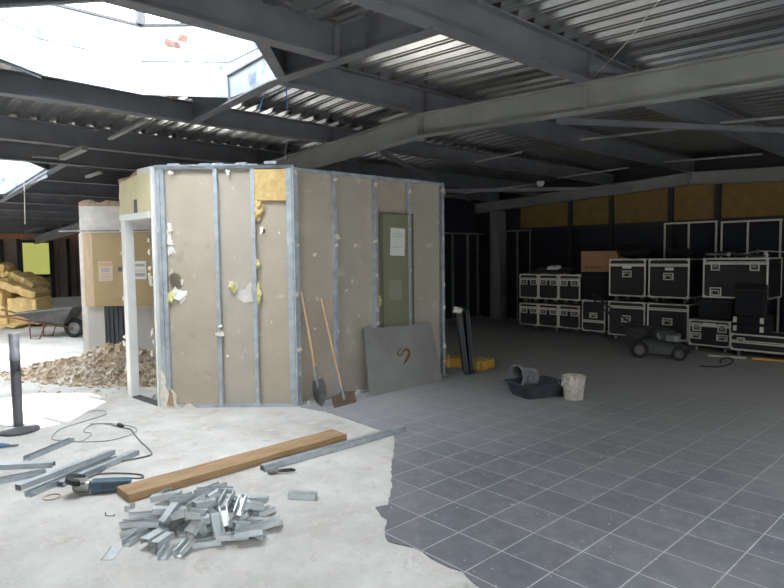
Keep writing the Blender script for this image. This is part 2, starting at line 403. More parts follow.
# trimmers round the first skylight
ibeam('ceiling_trimmer', (-3.93, HY, roofz(-3.93)-.01), (RIDGE, HY, roofz(RIDGE)-.01), .26, .11, 'beam', [.85])
ibeam('ceiling_trimmer', (RIDGE, HY, roofz(RIDGE)-.01), (-.44, HY, roofz(-.44)-.01), .26, .11, 'beam', [.9, 1.25])
ibeam('ceiling_trimmer', (-3.93, -1.55, roofz(-3.93)-.01), (RIDGE, -1.55, roofz(RIDGE)-.01), .26, .11, 'beam')
ibeam('ceiling_trimmer', (RIDGE, -1.55, roofz(RIDGE)-.01), (-.44, -1.55, roofz(-.44)-.01), .26, .11, 'beam')
TX = -1.46
ibeam('ceiling_trimmer', (TX, YS, roofz(TX)), (TX, HY-.01, roofz(TX)), .28, .12, 'beam')
ibeam('ceiling_trimmer', (TX-.02, -.02, roofz(TX)+.01), (-2.2, HY-.03, roofz(-2.2)+.0), .22, .09, 'beam')
ibeam('ceiling_trimmer', (-3.93, -.75, roofz(-3.9)+.18), (-3.2, -1.5, roofz(-3.2)+.12), .1, .09, 'beam')
# trimmers round the second skylight
for y in (.16, -2.62): ibeam('ceiling_trimmer', (-11.3, y, roofz(-11.3)), (-6.95, y, roofz(-6.95)), .24, .1, 'beam')
for y in (-2.64, -6.75): ibeam('ceiling_trimmer', (-16.4, y, roofz(-16.4)), (-12.5, y, roofz(-12.5)), .24, .1, 'beam')  # trimmers of the added third skylight, out of view

# corrugated deck, one run per rib pitch, cut round the skylights
OCT = [(-3.65, .01), (-3.08, .61), (-2.2, .61), (-1.53, 0), (-1.53, -.86), (-2.2, -1.5), (-3.06, -1.5), (-3.65, -.83)]
OCT2 = [(-11.0, -.35), (-10.5, .1), (-7.75, .1), (-7.15, -.3), (-7.15, -2.1), (-7.75, -2.55), (-10.5, -2.55), (-11.0, -2.1)]
ADDED_OCT4 = [(3.2, .1), (3.7, .55), (5.1, .55), (5.65, .1), (5.65, -4.4), (5.1, -4.9), (3.7, -4.9), (3.2, -4.4)]  # fourth skylight, added out of view to brighten tiles and right-hand face
ADDED_OCT5 = [(4.0, 5.2), (4.4, 5.6), (5.5, 5.6), (5.9, 5.2), (5.9, 1.9), (5.5, 1.5), (4.4, 1.5), (4.0, 1.9)]  # fifth skylight, another unseen addition for more light on the right
ADDED_OCT3 = [(-16.2, -3.2), (-15.7, -2.7), (-13.2, -2.7), (-12.7, -3.2), (-12.7, -6.2), (-13.2, -6.7), (-15.7, -6.7), (-16.2, -6.2)]  # third skylight, added out of view to light the far hall
def cut(poly, y):
    xs = []
    for (x0, y0), (x1, y1) in zip(poly, poly[1:]+poly[:1]):
        if (y0-y)*(y1-y) <= 0 and y0 != y1: xs.append(x0+(x1-x0)*(y-y0)/(y1-y0))
    return (min(xs), max(xs)) if len(xs) >= 2 else None
def deck():
    b = MB(); p = .2; n = int((YN-YS)/p)
    prof = [(0, 0), (.034, 0), (.038, .005), (.046, .005), (.05, 0), (.09, 0), (.112, .034), (.172, .034), (.2, 0)]
    for i in range(n+1):
        y0 = YS + i*p
        gaps = []
        for poly in (ADDED_OCT3, OCT2, OCT, ADDED_OCT4, ADDED_OCT5):
            c = [cut(poly, y) for y in (y0+.001, y0+.1, y0+.199)]
            c = [q for q in c if q]
            if c: gaps.append((min(q[0] for q in c), max(q[1] for q in c)))
        xs = [XW]
        for g in gaps: xs += [g[0], g[1]]
        xs.append(XE)
        for k in range(0, len(xs), 2):
            a, c = xs[k], xs[k+1]
            st = [a] + ([RIDGE] if a < RIDGE < c else []) + [c]
            for s, e in zip(st, st[1:]):
                for (ya, za), (yb, zb) in zip(prof, prof[1:]):
                    b.quad([(s, y0+ya, roofz(s)+PD+za), (e, y0+ya, roofz(e)+PD+za), (e, y0+yb, roofz(e)+PD+zb), (s, y0+yb, roofz(s)+PD+zb)])
    bmesh.ops.remove_doubles(b.bm, verts=b.bm.verts[:], dist=1e-4)
    return struct(b.build('ceiling', 'deck'))
deck()

def skylight(poly, zb, zt, idx, post_h=.55, ringw=.45, mid=None):
    cx = sum(p[0] for p in poly)/len(poly); cy = sum(p[1] for p in poly)/len(poly)
    n = len(poly)
    out = lambda p, k: (cx+(p[0]-cx)*k, cy+(p[1]-cy)*k)
    # lining sheets, a sheet per side with a seam at mid height
    for i in range(n):
        a, c = poly[i], poly[(i+1) % n]; za, zc = zb[i], zb[(i+1) % n]
        ao, co = out(a, 1.02), out(c, 1.02)
        b = MB()
        lo = lambda z0, z1, q=.0: b.hexa([(a[0], a[1], z0[0]), (c[0], c[1], z0[1]), (co[0], co[1], z0[1]), (ao[0], ao[1], z0[0]), (a[0], a[1], z1[0]), (c[0], c[1], z1[1]), (co[0], co[1], z1[1]), (ao[0], ao[1], z1[0])])
        mz = zb[i]*.52+zt*.48; mz2 = zb[(i+1) % n]*.52+zt*.48
        lo((za, zc), (mz-.004, mz2-.004)); lo((mz+.004, mz2+.004), (zt, zt))
        o = b.build('skylight_lining', 'lining'); struct(o)
        b = MB(); b.hexa([(p[0], p[1], z) for z in (zb[i]+.0, zt) for p in (ao, co, out(c, 1.03), out(a, 1.03))]); struct(b.build('skylight_backing', 'dark_grey'))
        # apron over the deck
        a2, c2 = out(a, 1.0+ringw), out(c, 1.0+ringw); a1, c1 = out(a, 1.04), out(c, 1.04)
        b = MB(); zz = lambda p: roofz(p[0])+PD+.045
        b.hexa([(p[0], p[1], zz(p)+h) for h in (0, .02) for p in (a1, c1, c2, a2)]); struct(b.build('skylight_apron', 'dark_grey'))
        # rim rail, corner post, top rail
        for z, t in ((zt, .025), (zt+post_h, .03)):
            T = frame((a[0], a[1], z), (c[0], c[1], z)); L = math.hypot(c[0]-a[0], c[1]-a[1])
            b = MB(T); b.box((0, -.012, -t/2), (L, .012, t/2)); struct(b.build('skylight_rail', 'dark_post'))
        b = MB(); b.box((a[0]-.036, a[1]-.036, zt), (a[0]+.036, a[1]+.036, zt+post_h)); struct(b.build('skylight_post', 'dark_post'))
        g = MB(); g.hexa([(p[0], p[1], z) for z in (zt+.02, zt+post_h-.03) for p in (out(a, .995), out(c, .995), out(c, 1.0), out(a, 1.0))])
        struct(g.build('window_%d_pane' % (idx+i), 'glass'))
    g = MB(); g.prism([out(p, 1.0) for p in poly], .01, Matrix.Translation((0, 0, zt+post_h+.02))); struct(g.build('window_%d_roof' % idx, 'glass'))
z1 = [3.13, 3.09, 3.08, 3.1, 3.1, 3.08, 3.12, 3.15]
skylight(OCT, z1, 3.77, 1)
M['rusty'] = mat('rust_smear', srgb(88, 64, 56), .9, 0, .4, 30)
for c, w_, h_, a in (((172, 43), .13, .05, .35), ((183, 39), .09, .05, .2), ((178, 46), .05, .03, 0)):
    A = Vector((OCT[0][0], OCT[0][1], 0)); B_ = Vector((OCT[1][0], OCT[1][1], 0)); n_ = Vector((B_.y-A.y, A.x-B_.x, 0)).normalized()
    d = ray(*c); q = CAM + d*((A-CAM).dot(n_)/d.dot(n_)); T = frame(q+n_*.004, q+n_*.004+(B_-A)) @ Matrix.Rotation(a, 4, 'Y') @ Matrix(((1, 0, 0, 0), (0, 0, -1, 0), (0, 1, 0, 0), (0, 0, 0, 1)))
    b = MB(); b.prism(ragged([(-w_/2, -h_/2), (w_/2, -h_/2), (w_/2, h_/2), (-w_/2, h_/2)], .015, .03), .002, T); struct(b.build('trim_3', 'rusty'))
skylight(OCT2, [roofz(p[0])+.06 for p in OCT2], 3.6, 11, ringw=.2); skylight(ADDED_OCT3, [roofz(p[0])+.06 for p in ADDED_OCT3], 3.4, 21, ringw=.2); skylight(ADDED_OCT4, [roofz(p[0])+.06 for p in ADDED_OCT4], 3.6, 31, ringw=.2); skylight(ADDED_OCT5, [roofz(p[0])+.06 for p in ADDED_OCT5], 3.6, 41, ringw=.2)  # second is real; third to fifth are unseen openings added for light

# small braces, rails, wires under the roof
def bar(name, a, c, w, h, m, st=True):
    a, c = Vector(a), Vector(c); b = MB(frame(a, c)); b.box((0, -w/2, -h/2), ((c-a).length, w/2, h/2)); o = b.build(name, m)
    return struct(o) if st else o
bar('ceiling_brace', atz(557, 121, 2.93), atz(790, 131, 2.93), .05, .06, 'beam')
bar('ceiling_brace', atz(446, 191, 2.72), atz(632, 188, 2.72), .05, .06, 'beam')
bar('ceiling_brace', atz(378, 150, 2.84), atz(470, 200, 2.8), .05, .05, 'beam')
bar('ceiling_brace', atz(110, 139, 2.96), atz(147, 120, 3.0), .05, .02, 'rafter')
bar('ceiling_brace', atz(62, 158, 2.86), atz(85, 148, 2.86), .07, .05, 'rafter')
bar('ceiling_brace', atz(32, 156.5, 2.85), atz(62, 158.5, 2.85), .03, .02, 'rafter')
bar('ceiling_brace', atz(87, 177, 2.75), atz(101, 172, 2.75), .05, .03, 'rafter')
bar('ceiling_brace', atz(592, 68, 3.05), atz(617, 72, 3.08), .05, .05, 'beam')
for k, (a, c) in enumerate((((580, 140), (677, 129)), ((664, 162), (762, 154)), ((720, 123), (790, 116.5)), ((557.5, 178), (629, 167.5)), ((476, 162), (522, 152)), ((446, 196), (538, 183.5)))):
    A, B = atz(*a, 3.0), atz(*c, 3.0)
    zz = lambda p: roofz(p.x)-.012
    A = atz(*a, zz(A)); B = atz(*c, zz(B))
    b = MB(frame(A, B)); b.box((0, -.014, -.012), ((B-A).length, .014, .012))
    tag(b.build('conduit_rail', 'worn_steel', loc=None), 'thin pale metal rail fixed under the dark ceiling purlins', 'rail', 'pale rails under the dark ceiling', 'thing')
p = atz(540.5, 183, roofz(-4.5)-.03)
b = MB(); b.lathe([(.0, -.07), (.05, -.06), (.07, -.02), (.075, .03)], 14); tag(b.build('smoke_detector', 'tag', loc=p, smooth=True), 'small white round smoke detector at the end of a ceiling rail', 'smoke detector', kind='thing')
def wire(label, pts, r, m, cat='wire', name='hanging_wire'):
    b = MB(); b.tube(smooth_path(pts, 5), r, 5); return tag(b.build(name, m), label, cat, kind='thing')
P0 = aty(594, 76, RY-.05); P1 = aty(664, -6, RY-1.0)
wire('thin pale wire slanting up from the grey rafter to the ceiling deck', [P0, (P0+P1)/2 + Vector((0, 0, -.03)), P1], .0022, 'alu')
P0 = aty(282, 60, HY-.06); wire('bright blue string dangling from the skylight trimmer flange, the longer one', [atx(287, 79, -2.5), atx(286.5, 92, -2.5), atx(287, 109, -2.5)], .006, 'blue_string', 'string', 'hanging_string')
wire('short blue string dangling slantwise under the skylight trimmer', [atx(268, 86, -2.7), atx(263, 98, -2.7), atx(259, 110, -2.7)], .005, 'blue_string', 'string', 'hanging_string')
wire('thin pale wire hanging from the far skylight at the open hall', [atz(24, 178, 2.82), atz(24.5, 200, 2.5), atz(25, 224, 2.15)], .007, 'alu')
wire('curled grey cable end hanging from a purlin above the partition', [atx(288, 140, -3.9), atx(285, 152, -3.9), atx(287, 163, -3.9), atx(290, 158, -3.9)], .006, 'cord_pale')

# column in the far corner
cc = aty(498, 314.5, 9.62)
b = MB(); b.box((-.14, -.012, 0), (.14, .012, 2.62)); b.box((-.15, -.12, 0), (-.13, .12, 2.62)); b.box((.13, -.12, 0), (.15, .12, 2.62)); b.box((-.2, -.17, 0), (.2, .17, .02))
struct(b.build('wall_column', 'rafter', loc=(cc.x, cc.y, 0)))

# posts, yellow insulation and bare stud frames on the back wall
YB = YN-.005
posts_px = [520, 572, 613, 672, 719, 790]
pxs = [aty(q, 205, YB).x for q in posts_px]
for x in pxs:
    struct(MB().box((x-.05, YB-.09, 0), (x+.05, YB, 3.0)).build('wall_post', 'dark_post'))
names = ['beside the corner column', 'second from the corner column', 'third from the corner column', 'fourth from the corner column', 'above the bare frame nearest the big case']
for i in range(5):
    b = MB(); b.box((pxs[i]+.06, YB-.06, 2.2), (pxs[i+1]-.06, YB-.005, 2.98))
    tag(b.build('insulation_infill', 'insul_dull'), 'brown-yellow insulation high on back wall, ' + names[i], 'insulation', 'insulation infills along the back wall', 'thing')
struct(MB().box((pxs[0]-1.6, YB-.07, 2.13), (XE, YB, 2.2)).build('trim_1', 'dark_post'))
def studframe(label, A, B, z0, z1, us, n_out, w=.035, d=.05, m='alu'):
    A = Vector((*A, 0)); B = Vector((*B, 0)); T = frame(A, B); L = (B-A).length
    r = thing('stud_framework', label, 'metal frame', A)
    T2 = T.copy(); T2.translation = (0, 0, 0)
    for u in us:
        b = MB(T2); b.box((u*L-w/2, 0, z0), (u*L+w/2, .004, z1)); b.box((u*L-w/2, 0, z0), (u*L-w/2+.004, d, z1)); b.build('stud', m, r)
    for z in (z0, z1):
        b = MB(T2); b.box((-w/2, -.003, z-.03), (L+w/2, d, z)); b.build('rail', m, r)
xa = lambda px, y: aty(px, y, YB-.12).x
studframe('pale metal stud frame on the back wall above the stacked square cases', (xa(665, 217), YB-.12), (xa(716.5, 217), YB-.12), .03, 2.16, (0, .48, 1), 1)
studframe('pale metal stud frame on the back wall behind the biggest case', (xa(722, 217), YB-.12), (xa(781, 216), YB-.12), .03, 2.14, (0, .46, 1), 1)
studframe('pale metal stud frame just beside the corner column', (xa(506, 230), YB-.12), (xa(530, 229), YB-.12), .03, 2.16, (0, .48, 1), 1, m='worn_steel')
xs_ = -7.5
ya = [atx(q, 260, xs_).y for q in (440, 452, 467, 477, 488)]
studframe('row of pale wall studs on the dark side wall behind the partition', (xs_, ya[-1]), (xs_, ya[0]), .03, 2.12, [ (ya[-1]-y)/(ya[-1]-ya[0]) for y in ya], 1, m='worn_steel')

# west wall posts, torn band, window
YW = [atx(q, 260, XW).y for q in (2, 19, 52, 68, 84)]
for y in YW: struct(MB().box((XW, y-.05, .36), (XW+.06, y+.05, 2.4)).build('wall_post', 'dark_post'))
for y in [atx(q, 260, XW).y for q in (35, 58, 76)]:
    struct(MB().box((XW, y-.02, .36), (XW+.03, y+.02, 2.1)).build('wall_post', 'dark_grey'))
ww = [atx(q, 260, XW).y for q in (22.5, 49)]
zw = [atx(35, 274.5, XW).z, atx(35, 243, XW).z]
struct(MB().box((XW+.01, ww[0], zw[0]), (XW+.05, ww[1], zw[1])).build('window_30', 'pane'))
b = MB()
for lo, hi in (((ww[0]-.1, zw[0]-.1), (ww[1]+.1, zw[0])), ((ww[0]-.1, zw[1]), (ww[1]+.1, zw[1]+.08)), ((ww[0]-.1, zw[0]), (ww[0], zw[1])), ((ww[1], zw[0]), (ww[1]+.1, zw[1]))):
    b.box((XW, lo[0], lo[1]), (XW+.07, hi[0], hi[1]))
struct(b.build('window_30_frame', 'dark_post'))
yb0, yb1 = atx(-30, 233, XW+.1).y, atx(95, 233, XW+.1).y
zt = atx(40, 229, XW+.1).z; zb = atx(40, 238.5, XW+.1).z
b = MB(); b.prism(ragged([(0, 0), (yb1-yb0, 0), (yb1-yb0, zt-zb), (0, zt-zb-.1)], .05, .25), .1, Matrix(((0, 0, 1, XW+.02), (1, 0, 0, yb0), (0, 1, 0, zb), (0, 0, 0, 1))))
struct(b.build('trim_2', mat('torn_brown_band', srgb(190, 136, 104), .9, 0, .2, 1.2)))
bar('ceiling_brace', atx(8, 222, XW+1.5), atx(84, 207, XW+1.5), .12, .16, 'rafter')
bar('ceiling_brace', atx(25, 232, XW+2), atx(84, 217, XW+2), .1, .08, 'rafter')

# ------------------------------------------------------------------ stripped partition
PA, PB, PC, PE = Vector((-4.91, .185, 0)), Vector((-4.07, .25, 0)), Vector((-3.10, 1.29, 0)), Vector((-3.06, 3.58, 0))
HP = 2.53
part = thing('stripped_partition', 'stripped partition with bare metal studs, torn plasterboard backs and an empty doorway', 'partition wall', PC)
def pframe(A, B):
    T = frame(A, B); T.translation = A-PC; return T          # x along, y = into the room behind, z up
def stud(T, u, z0=0, z1=HP, w=.042, d=.05, flip=1):
    b = MB(T); t = .0025
    b.box((u-w/2, 0, z0), (u+w/2, t, z1)); b.box((u-w/2, d-t, z0), (u+w/2, d, z1))
    s = u-w/2 if flip > 0 else u+w/2-t
    b.box((s, t, z0), (s+t, d-t, z1)); e = u+w/2-t if flip > 0 else u-w/2
    b.box((e, t, z0), (e+t, .012, z1))
    z = z0+.15
    while z < z1-.1:
        b.box((u-.004+rnd(-.008, .008), -.006, z), (u+.004, 0, z+.008)); z += rnd(.16, .3)
    b.build('stud', 'galv_wall', part)
def scrap(T, u, z, s, v=-.004, m='torn', t=.008):
    n = 13; ex = rnd(.5, 1.3); poly = []
    for k in range(n):
        q = s*rnd(.3, 1.15); poly.append((q*ex*math.cos(6.283*k/n), q*math.sin(6.283*k/n)))
    t = min(t, .014)
    b = MB(T @ Matrix.Translation((u, v, z)) @ Matrix.Rotation(R(90), 4, 'X') @ Matrix.Rotation(rnd(-.3, .3), 4, 'X')); b.prism(poly, t); b.build('plaster_scrap', m, part)
def board(T, u0, u1, z0, z1, v=.052, m='board', hole=None, rag=None):
    X = T @ Matrix(((1, 0, 0, 0), (0, 0, 1, v), (0, 1, 0, 0), (0, 0, 0, 1)))   # local xy -> (u,z), extruded into the wall
    b = MB(); outer = [(u0, z0), (u1, z0), (u1, z1), (u0, z1)]
    if hole: b.holed(outer, hole, .013, X)
    else: b.prism(rag or outer, .013, X)
    b.build('plasterboard', m, part)
# front (diagonal) face
TF = pframe(PB, PC); LF = (PC-PB).length
hole = [(.165+.085*rnd(.6, 1)*math.cos(6.283*k/11), 1.335+.1*rnd(.65, 1.05)*math.sin(6.283*k/11)) for k in range(11)]
h2 = [(.925*0+1.03+.02*math.cos(.785*k), 1.87+.022*math.sin(.785*k)) for k in range(8)]
us = [.03, .075, .44*LF, .71*LF, LF-.045, LF-.005]
board(TF, .0, us[2], .02, HP-.02, hole=hole)
board(TF, us[2]+.002, us[3], .02, HP-.02, m='board_grey')
board(TF, us[3]+.002, LF+.03, .02, HP-.02, hole=[(us[3]+.09+.03*math.cos(.785*k)*rnd(.6, 1.1), 1.86+.035*math.sin(.785*k)*rnd(.6, 1.1)) for k in range(8)])
for i, u in enumerate(us): stud(TF, u, flip=-1 if i in (1, 5) else 1, w=.04)
b = MB(TF); b.box((0, -.003, HP-.035), (LF, .055, HP)); b.box((0, -.003, HP-.035), (LF, 0, HP)); b.box((.0, .0, HP), (LF*.75, .05, HP+.012)); b.build('top_track', 'galv_wall', part)
b = MB(TF); b.box((0, -.003, 0), (LF, .055, .028)); b.build('bottom_track', 'galv_wall', part)
for u in (.2, .52, .66, .9, 1.2):
    b = MB(TF @ Matrix.Translation((u, .02, HP+.012)) @ Matrix.Rotation(rnd(-.4, .4), 4, 'Z')); b.box((-.06, -.02, 0), (.06, .02, rnd(.012, .03))); b.build('track_offcut', 'galv_wall', part)
# insulation left in the front face
b = MB(TF); g = 6
X0, X1, Z0, Z1 = us[3]+.022, us[4]-.022, 2.17, HP-.04
vs = {}
for i in range(g+1):
    for j in range(g+1):
        vs[i, j] = b._v((X0+(X1-X0)*i/g, .006+.012*noise.noise(Vector((i*.9, j*.9, 4))), Z0+(Z1-Z0)*j/g+(rnd(-.008, .008) if j == 0 else 0)))
for i in range(g):
    for j in range(g): b.bm.faces.new([vs[i, j], vs[i+1, j], vs[i+1, j+1], vs[i, j+1]])
e = bmesh.ops.extrude_face_region(b.bm, geom=b.bm.faces[:]); d = TF.to_3x3() @ Vector((0, .038, 0))
for v in [x for x in e['geom'] if isinstance(x, bmesh.types.BMVert)]: v.co += d
b.build('insulation', 'insul', part)['label'] = 'square of bright yellow mineral wool'
def tuft(T, u, z, s, m='insul_pale'):
    b = MB(T); b.blob((u, .02, z), s, rnd(0, 90), .8, 3, (.55, .35, 1)); b.build('insulation_tuft', m, part, smooth=False)
tuft(TF, us[3]+.055, 2.1, .085, 'insul'); tuft(TF, us[3]+.04, 2.03, .06, 'insul'); tuft(TF, us[3]+.025, 1.52, .05); tuft(TF, us[3]+.03, 1.2, .06); tuft(TF, us[3]+.03, 1.27, .045); tuft(TF, .12, 1.17, .06); tuft(TF, us[2]+.15, 1.27, .05); tuft(TF, us[3]+.02, 1.12, .04)
# torn paper around the hole and on the boards
for u, z, s in ((.13, 1.44, .035), (.2, 1.2, .07), (.24, 1.17, .05), (.24, 1.33, .03), (.15, 1.23, .05), (.11, 1.75, .05), (.12, 1.85, .06), (.13, 1.65, .045)): scrap(TF, u, z, s, .046, 'torn' if s < .065 else 'white_paint')
for u, z, s in ((us[2]+.14, 1.3, .05), (us[2]+.19, 1.26, .04)): scrap(TF, u, z, s, .044, 'torn')
for u, z, s in ((us[2]+.01, .78, .04), (us[2]+.01, .86, .025), (us[3]+.01, .55, .02), (.17, 2.46, .03), (us[2]+.14, 2.46, .035), (us[3]+.09, 1.86, .045), (us[3]+.27, 1.83, .02), (us[3]+.17, .9, .015), (us[2]+.08, .55, .02)): scrap(TF, u, z, s, -.006)
X4 = TF @ Matrix(((1, 0, 0, 0), (0, 0, 1, .046), (0, 1, 0, 0), (0, 0, 0, 1)))
b = MB(); b.prism(ragged([(us[2]+.13, 1.3), (us[2]+.2, 1.23), (us[2]+.28, 1.25), (us[2]+.34, 1.33), (us[2]+.35, 1.12), (us[2]+.26, 1.1), (us[2]+.18, 1.16)], .012, .05), .005, X4); b.build('torn_paper', 'pale_plaster', part)
b = MB(); b.prism(ragged([(.1, 1.95), (.14, 1.95), (.14, 1.75), (.18, 1.62), (.13, 1.68), (.1, 1.6)], .008, .05), .006, X4); b.build('torn_paper', 'white_paint', part)
b = MB(); b.prism(ragged([(.11, 1.2), (.16, 1.26), (.23, 1.24), (.26, 1.14), (.21, 1.09), (.19, 1.17)], .01, .04), .01, X4); b.build('torn_paper', 'white_paint', part)
# broken plaster at the foot of the front face
X3 = TF @ Matrix(((1, 0, 0, 0), (0, 0, 1, -.02), (0, 1, 0, 0), (0, 0, 0, 1)))
b = MB(); b.prism(ragged([(-.005, 0), (.2, 0), (.15, .05), (.16, .14), (.11, .2), (.09, .13), (.06, .2), (.05, .33), (.012, .4), (-.005, .42)], .012, .04), .016, X3); b.build('broken_plaster', 'torn', part)
b = MB(); b.prism(ragged([(.2, 0), (.36, 0), (.3, .05), (.25, .04)], .01, .03), .016, X3); b.build('broken_plaster', 'torn', part)
b = MB(); b.prism(ragged([(.055, .03), (.135, .02), (.12, .16), (.08, .2), (.07, .1)], .008, .04), .003, TF @ Matrix(((1, 0, 0, 0), (0, 0, 1, -.0235), (0, 1, 0, 0), (0, 0, 0, 1)))); b.build('torn_paper', 'raw_edge', part)
# right-hand face
TR = pframe(PC, PE); LR = (PE-PC).length
ur = [.012, .05, .55, 1.13, 1.67, LR-.02]
for a, c, m in ((0, ur[2], 'board'), (ur[2]+.002, ur[3], 'board_grey'), (ur[3]+.002, ur[4], 'board'), (ur[4]+.002, LR, 'board_grey')): board(TR, a, c, .02, HP-.06, m=m)
for i, u in enumerate(ur): stud(TR, u, flip=-1 if i in (0, 5) else 1, z1=HP-.02)
b = MB(TR); b.box((0, -.003, HP-.06), (LR, .055, HP-.025)); b.build('top_track', 'galv_wall', part)
b = MB(TR); b.box((0, -.003, 0), (LR, .055, .028)); b.build('bottom_track', 'galv_wall', part)
for u, z, s in ((.03, 1.18, .035), (.04, .6, .03), (.04, .35, .025), (.05, 1.7, .02), (.04, 2.45, .03), (.55, 2.42, .03), (.56, 1.8, .045), (.55, 1.7, .03), (.56, .75, .02), (1.13, 2.4, .035), (1.12, 1.75, .03), (1.13, 1.35, .03), (1.13, .95, .03),
                (1.14, .8, .04), (1.67, 2.36, .03), (1.67, 1.9, .025), (1.68, 1.4, .02), (LR-.03, 2.4, .045), (LR-.03, 1.8, .03), (LR-.02, 1.2, .03), (LR-.02, .9, .035), (LR-.02, .4, .04), (LR-.02, .2, .03)): scrap(TR, u, z, s, -.006)
for u, z, s in ((.3, 1.6, .025), (.32, 1.12, .03), (.28, .8, .015), (.85, 1.7, .03), (.8, 1.3, .02), (.72, 1.2, .02), (.9, .9, .02)): scrap(TR, u, z, s, .047)
tuft(TR, 1.2, 1.05, .05); tuft(TR, 1.15, .98, .04)
# rough foot of plaster along the right-hand face
for u in (.12, .22, .34, .45, .62, .8, 1.0, 1.05): scrap(TR, u, .02, rnd(.025, .045), -.03, 'torn', .03)
# doorway face
X2 = lambda T, v: T @ Matrix(((1, 0, 0, 0), (0, 0, 1, v), (0, 1, 0, 0), (0, 0, 0, 1)))
TD = pframe(PA, PB); LD = (PB-PA).length
DH = 2.03
b = MB(TD); b.box((.02, -.01, 0), (.12, .09, DH)); b.build('door_jamb', 'white_paint', part, bevel=.006)
b = MB(TD); b.box((LD-.085, -.012, 0), (LD-.05, .085, DH+.5)); b.build('door_jamb', 'white_paint', part, bevel=.004)
b = MB(TD); b.box((0, -.016, DH-.02), (LD-.12, .09, DH+.045)); b.build('door_head', 'white_paint', part, bevel=.004)
X = TD @ Matrix(((1, 0, 0, 0), (0, 0, 1, .0), (0, 1, 0, 0), (0, 0, 0, 1)))
b = MB(); b.prism([(-.02, DH+.04)] + [(-.02+rnd(-.015, .02), DH+.04+.41*k/8) for k in range(1, 8)] + [(.0, DH+.45), (LD-.12, DH+.45), (LD-.12, DH+.04)], .06, X); b.build('header_board', 'cream', part)
b = MB(); b.prism([(-.02, DH+.45), (.45, DH+.45), (.45, HP+.0)] + [(.45-.47*k/9, HP-.01-.1*k/9+rnd(-.02, .02)) for k in range(1, 10)], .055, X); b.build('header_scar', 'raw_edge', part)
b = MB(TD); b.box((.45, .002, DH+.45), (LD-.07, .06, HP+.01)); b.build('header_strip', 'pale_plaster', part)
b = MB(TD); b.box((.36, -.006, DH+.045), (.43, .0, DH+.19)); b.build('lock_slot', 'dark_grey', part)
b = MB(); b.prism([(LD-.12, .0)] + [(LD-.12, DH)] + [(LD-.2+rnd(-.03, .03), DH*(1-k/24)) for k in range(0, 25)], .03, TD @ Matrix(((1, 0, 0, 0), (0, 0, 1, .03), (0, 1, 0, 0), (0, 0, 0, 1)))); b.build('torn_board', mat('torn_board_edge', srgb(132, 122, 104), .95, 0, .2, 8), part)
for k in range(9): scrap(TD, LD-.2+rnd(-.03, .02), rnd(.25, 1.95), rnd(.025, .05), .022, 'torn', .02)
b = MB(); b.prism([(.025, DH), (.025, .02)] + [(rnd(-.012, .018), .02+(DH+.4)*k/46) for k in range(47)], .03, X2(TD, .01)); b.build('plaster_edge', 'torn', part)
for k in range(5): scrap(TD, .008, .3+k*.42+rnd(-.1, .1), rnd(.02, .035), -.004, 'torn', .02)
scrap(TD, .01, .62, .05, -.012, 'torn', .03)
b = MB(TD); b.box((.13, .0, 0), (LD-.12, .09, .018)); b.build('threshold', 'dark_grey', part)

# papers on the frosted panel and the panel itself
yA, yB_ = 2.50, 3.03
r = thing('frosted_screen', 'greenish frosted panel standing between two studs of the partition', 'screen', (-3.085, (yA+yB_)/2, .0))
b = MB(); b.box((-.012, yA-2.765, .56), (.01, yB_-2.765, 2.09)); b.build('sheet', 'glass_board', r, bevel=.003)
b = MB()
for lo, hi in (((yA-2.765, .56), (yA-2.745, 2.09)), ((yB_-2.785, .56), (yB_-2.765, 2.09)), ((yA-2.745, 2.07), (yB_-2.785, 2.09)), ((yA-2.745, .56), (yB_-2.785, .58))):
    b.box((.010, lo[0], lo[1]), (.014, hi[0], hi[1]))
b.build('edging', mat('panel_edging', srgb(96, 97, 82), .5, 0, .05, 3), r)
def sheet(name, label, cat, T, w, h, m, parts=()):
    o = thing(name, label, cat, T.translation, T.to_euler()[:] if False else 0)
    X = T.to_3x3().to_4x4()
    b = MB(X); b.box((0, 0, 0), (w, .002, h)); b.build('sheet', m, o)
    for (u0, z0, u1, z1, mm) in parts:
        b = MB(X); b.box((u0*w, -.0012, z0*h), (u1*w, .0, z1*h)); b.build('printing', mm, o)
    return o
Tn = frame((-3.071, 2.66, 1.55), (-3.071, 2.9, 1.55))
sheet('paper_sheet', 'white paper sheet stuck on the frosted panel of the partition', 'paper', frame((-3.068, 2.63, 1.585), (-3.068, 2.87, 1.575)), .24, .33, 'paper', [(.1, k, .8, k+.015, 'ink_grey') for k in (.8, .7, .3)])
sheet('paper_sheet', 'faint translucent paper lower on the frosted panel of the partition', 'paper', frame((-3.069, 2.6, 1.05), (-3.069, 2.82, 1.05)), .22, .24, mat('faint_paper', srgb(150, 150, 128), .7, 0, .05, 6))

# ------------------------------------------------------------------ partition standing behind the doorway
vd = Vector((FW.x, FW.y, 0)).normalized(); vr = Vector((vd.y, -vd.x, 0))
D2 = 9.2
SO = CAM + vd*D2; SO.z = 0
def su(px): return (px-392)/F_PX*D2
def sz(py, px=110): return CAM.z + (258.8 - py)/F_PX*D2 + .012*(0)
T2 = Matrix(((vr.x, vd.x, 0, 0), (vr.y, vd.y, 0, 0), (0, 0, 1, 0), (0, 0, 0, 1)))
rear = thing('rear_partition', 'cut off pale partition behind the doorway with a tan panel and dark ribbed door', 'partition wall', SO)
X = T2 @ Matrix(((1, 0, 0, 0), (0, 0, 1, 0), (0, 1, 0, 0), (0, 0, 0, 1)))
ul, um, u2, ur_ = su(82), su(86.5), su(103), su(160)
b = MB(X); b.prism([(ul, sz(233)), (ur_, sz(233)), (ur_, sz(207)), (ul, sz(206))], .12); b.build('upper_board', 'pale_plaster', rear)
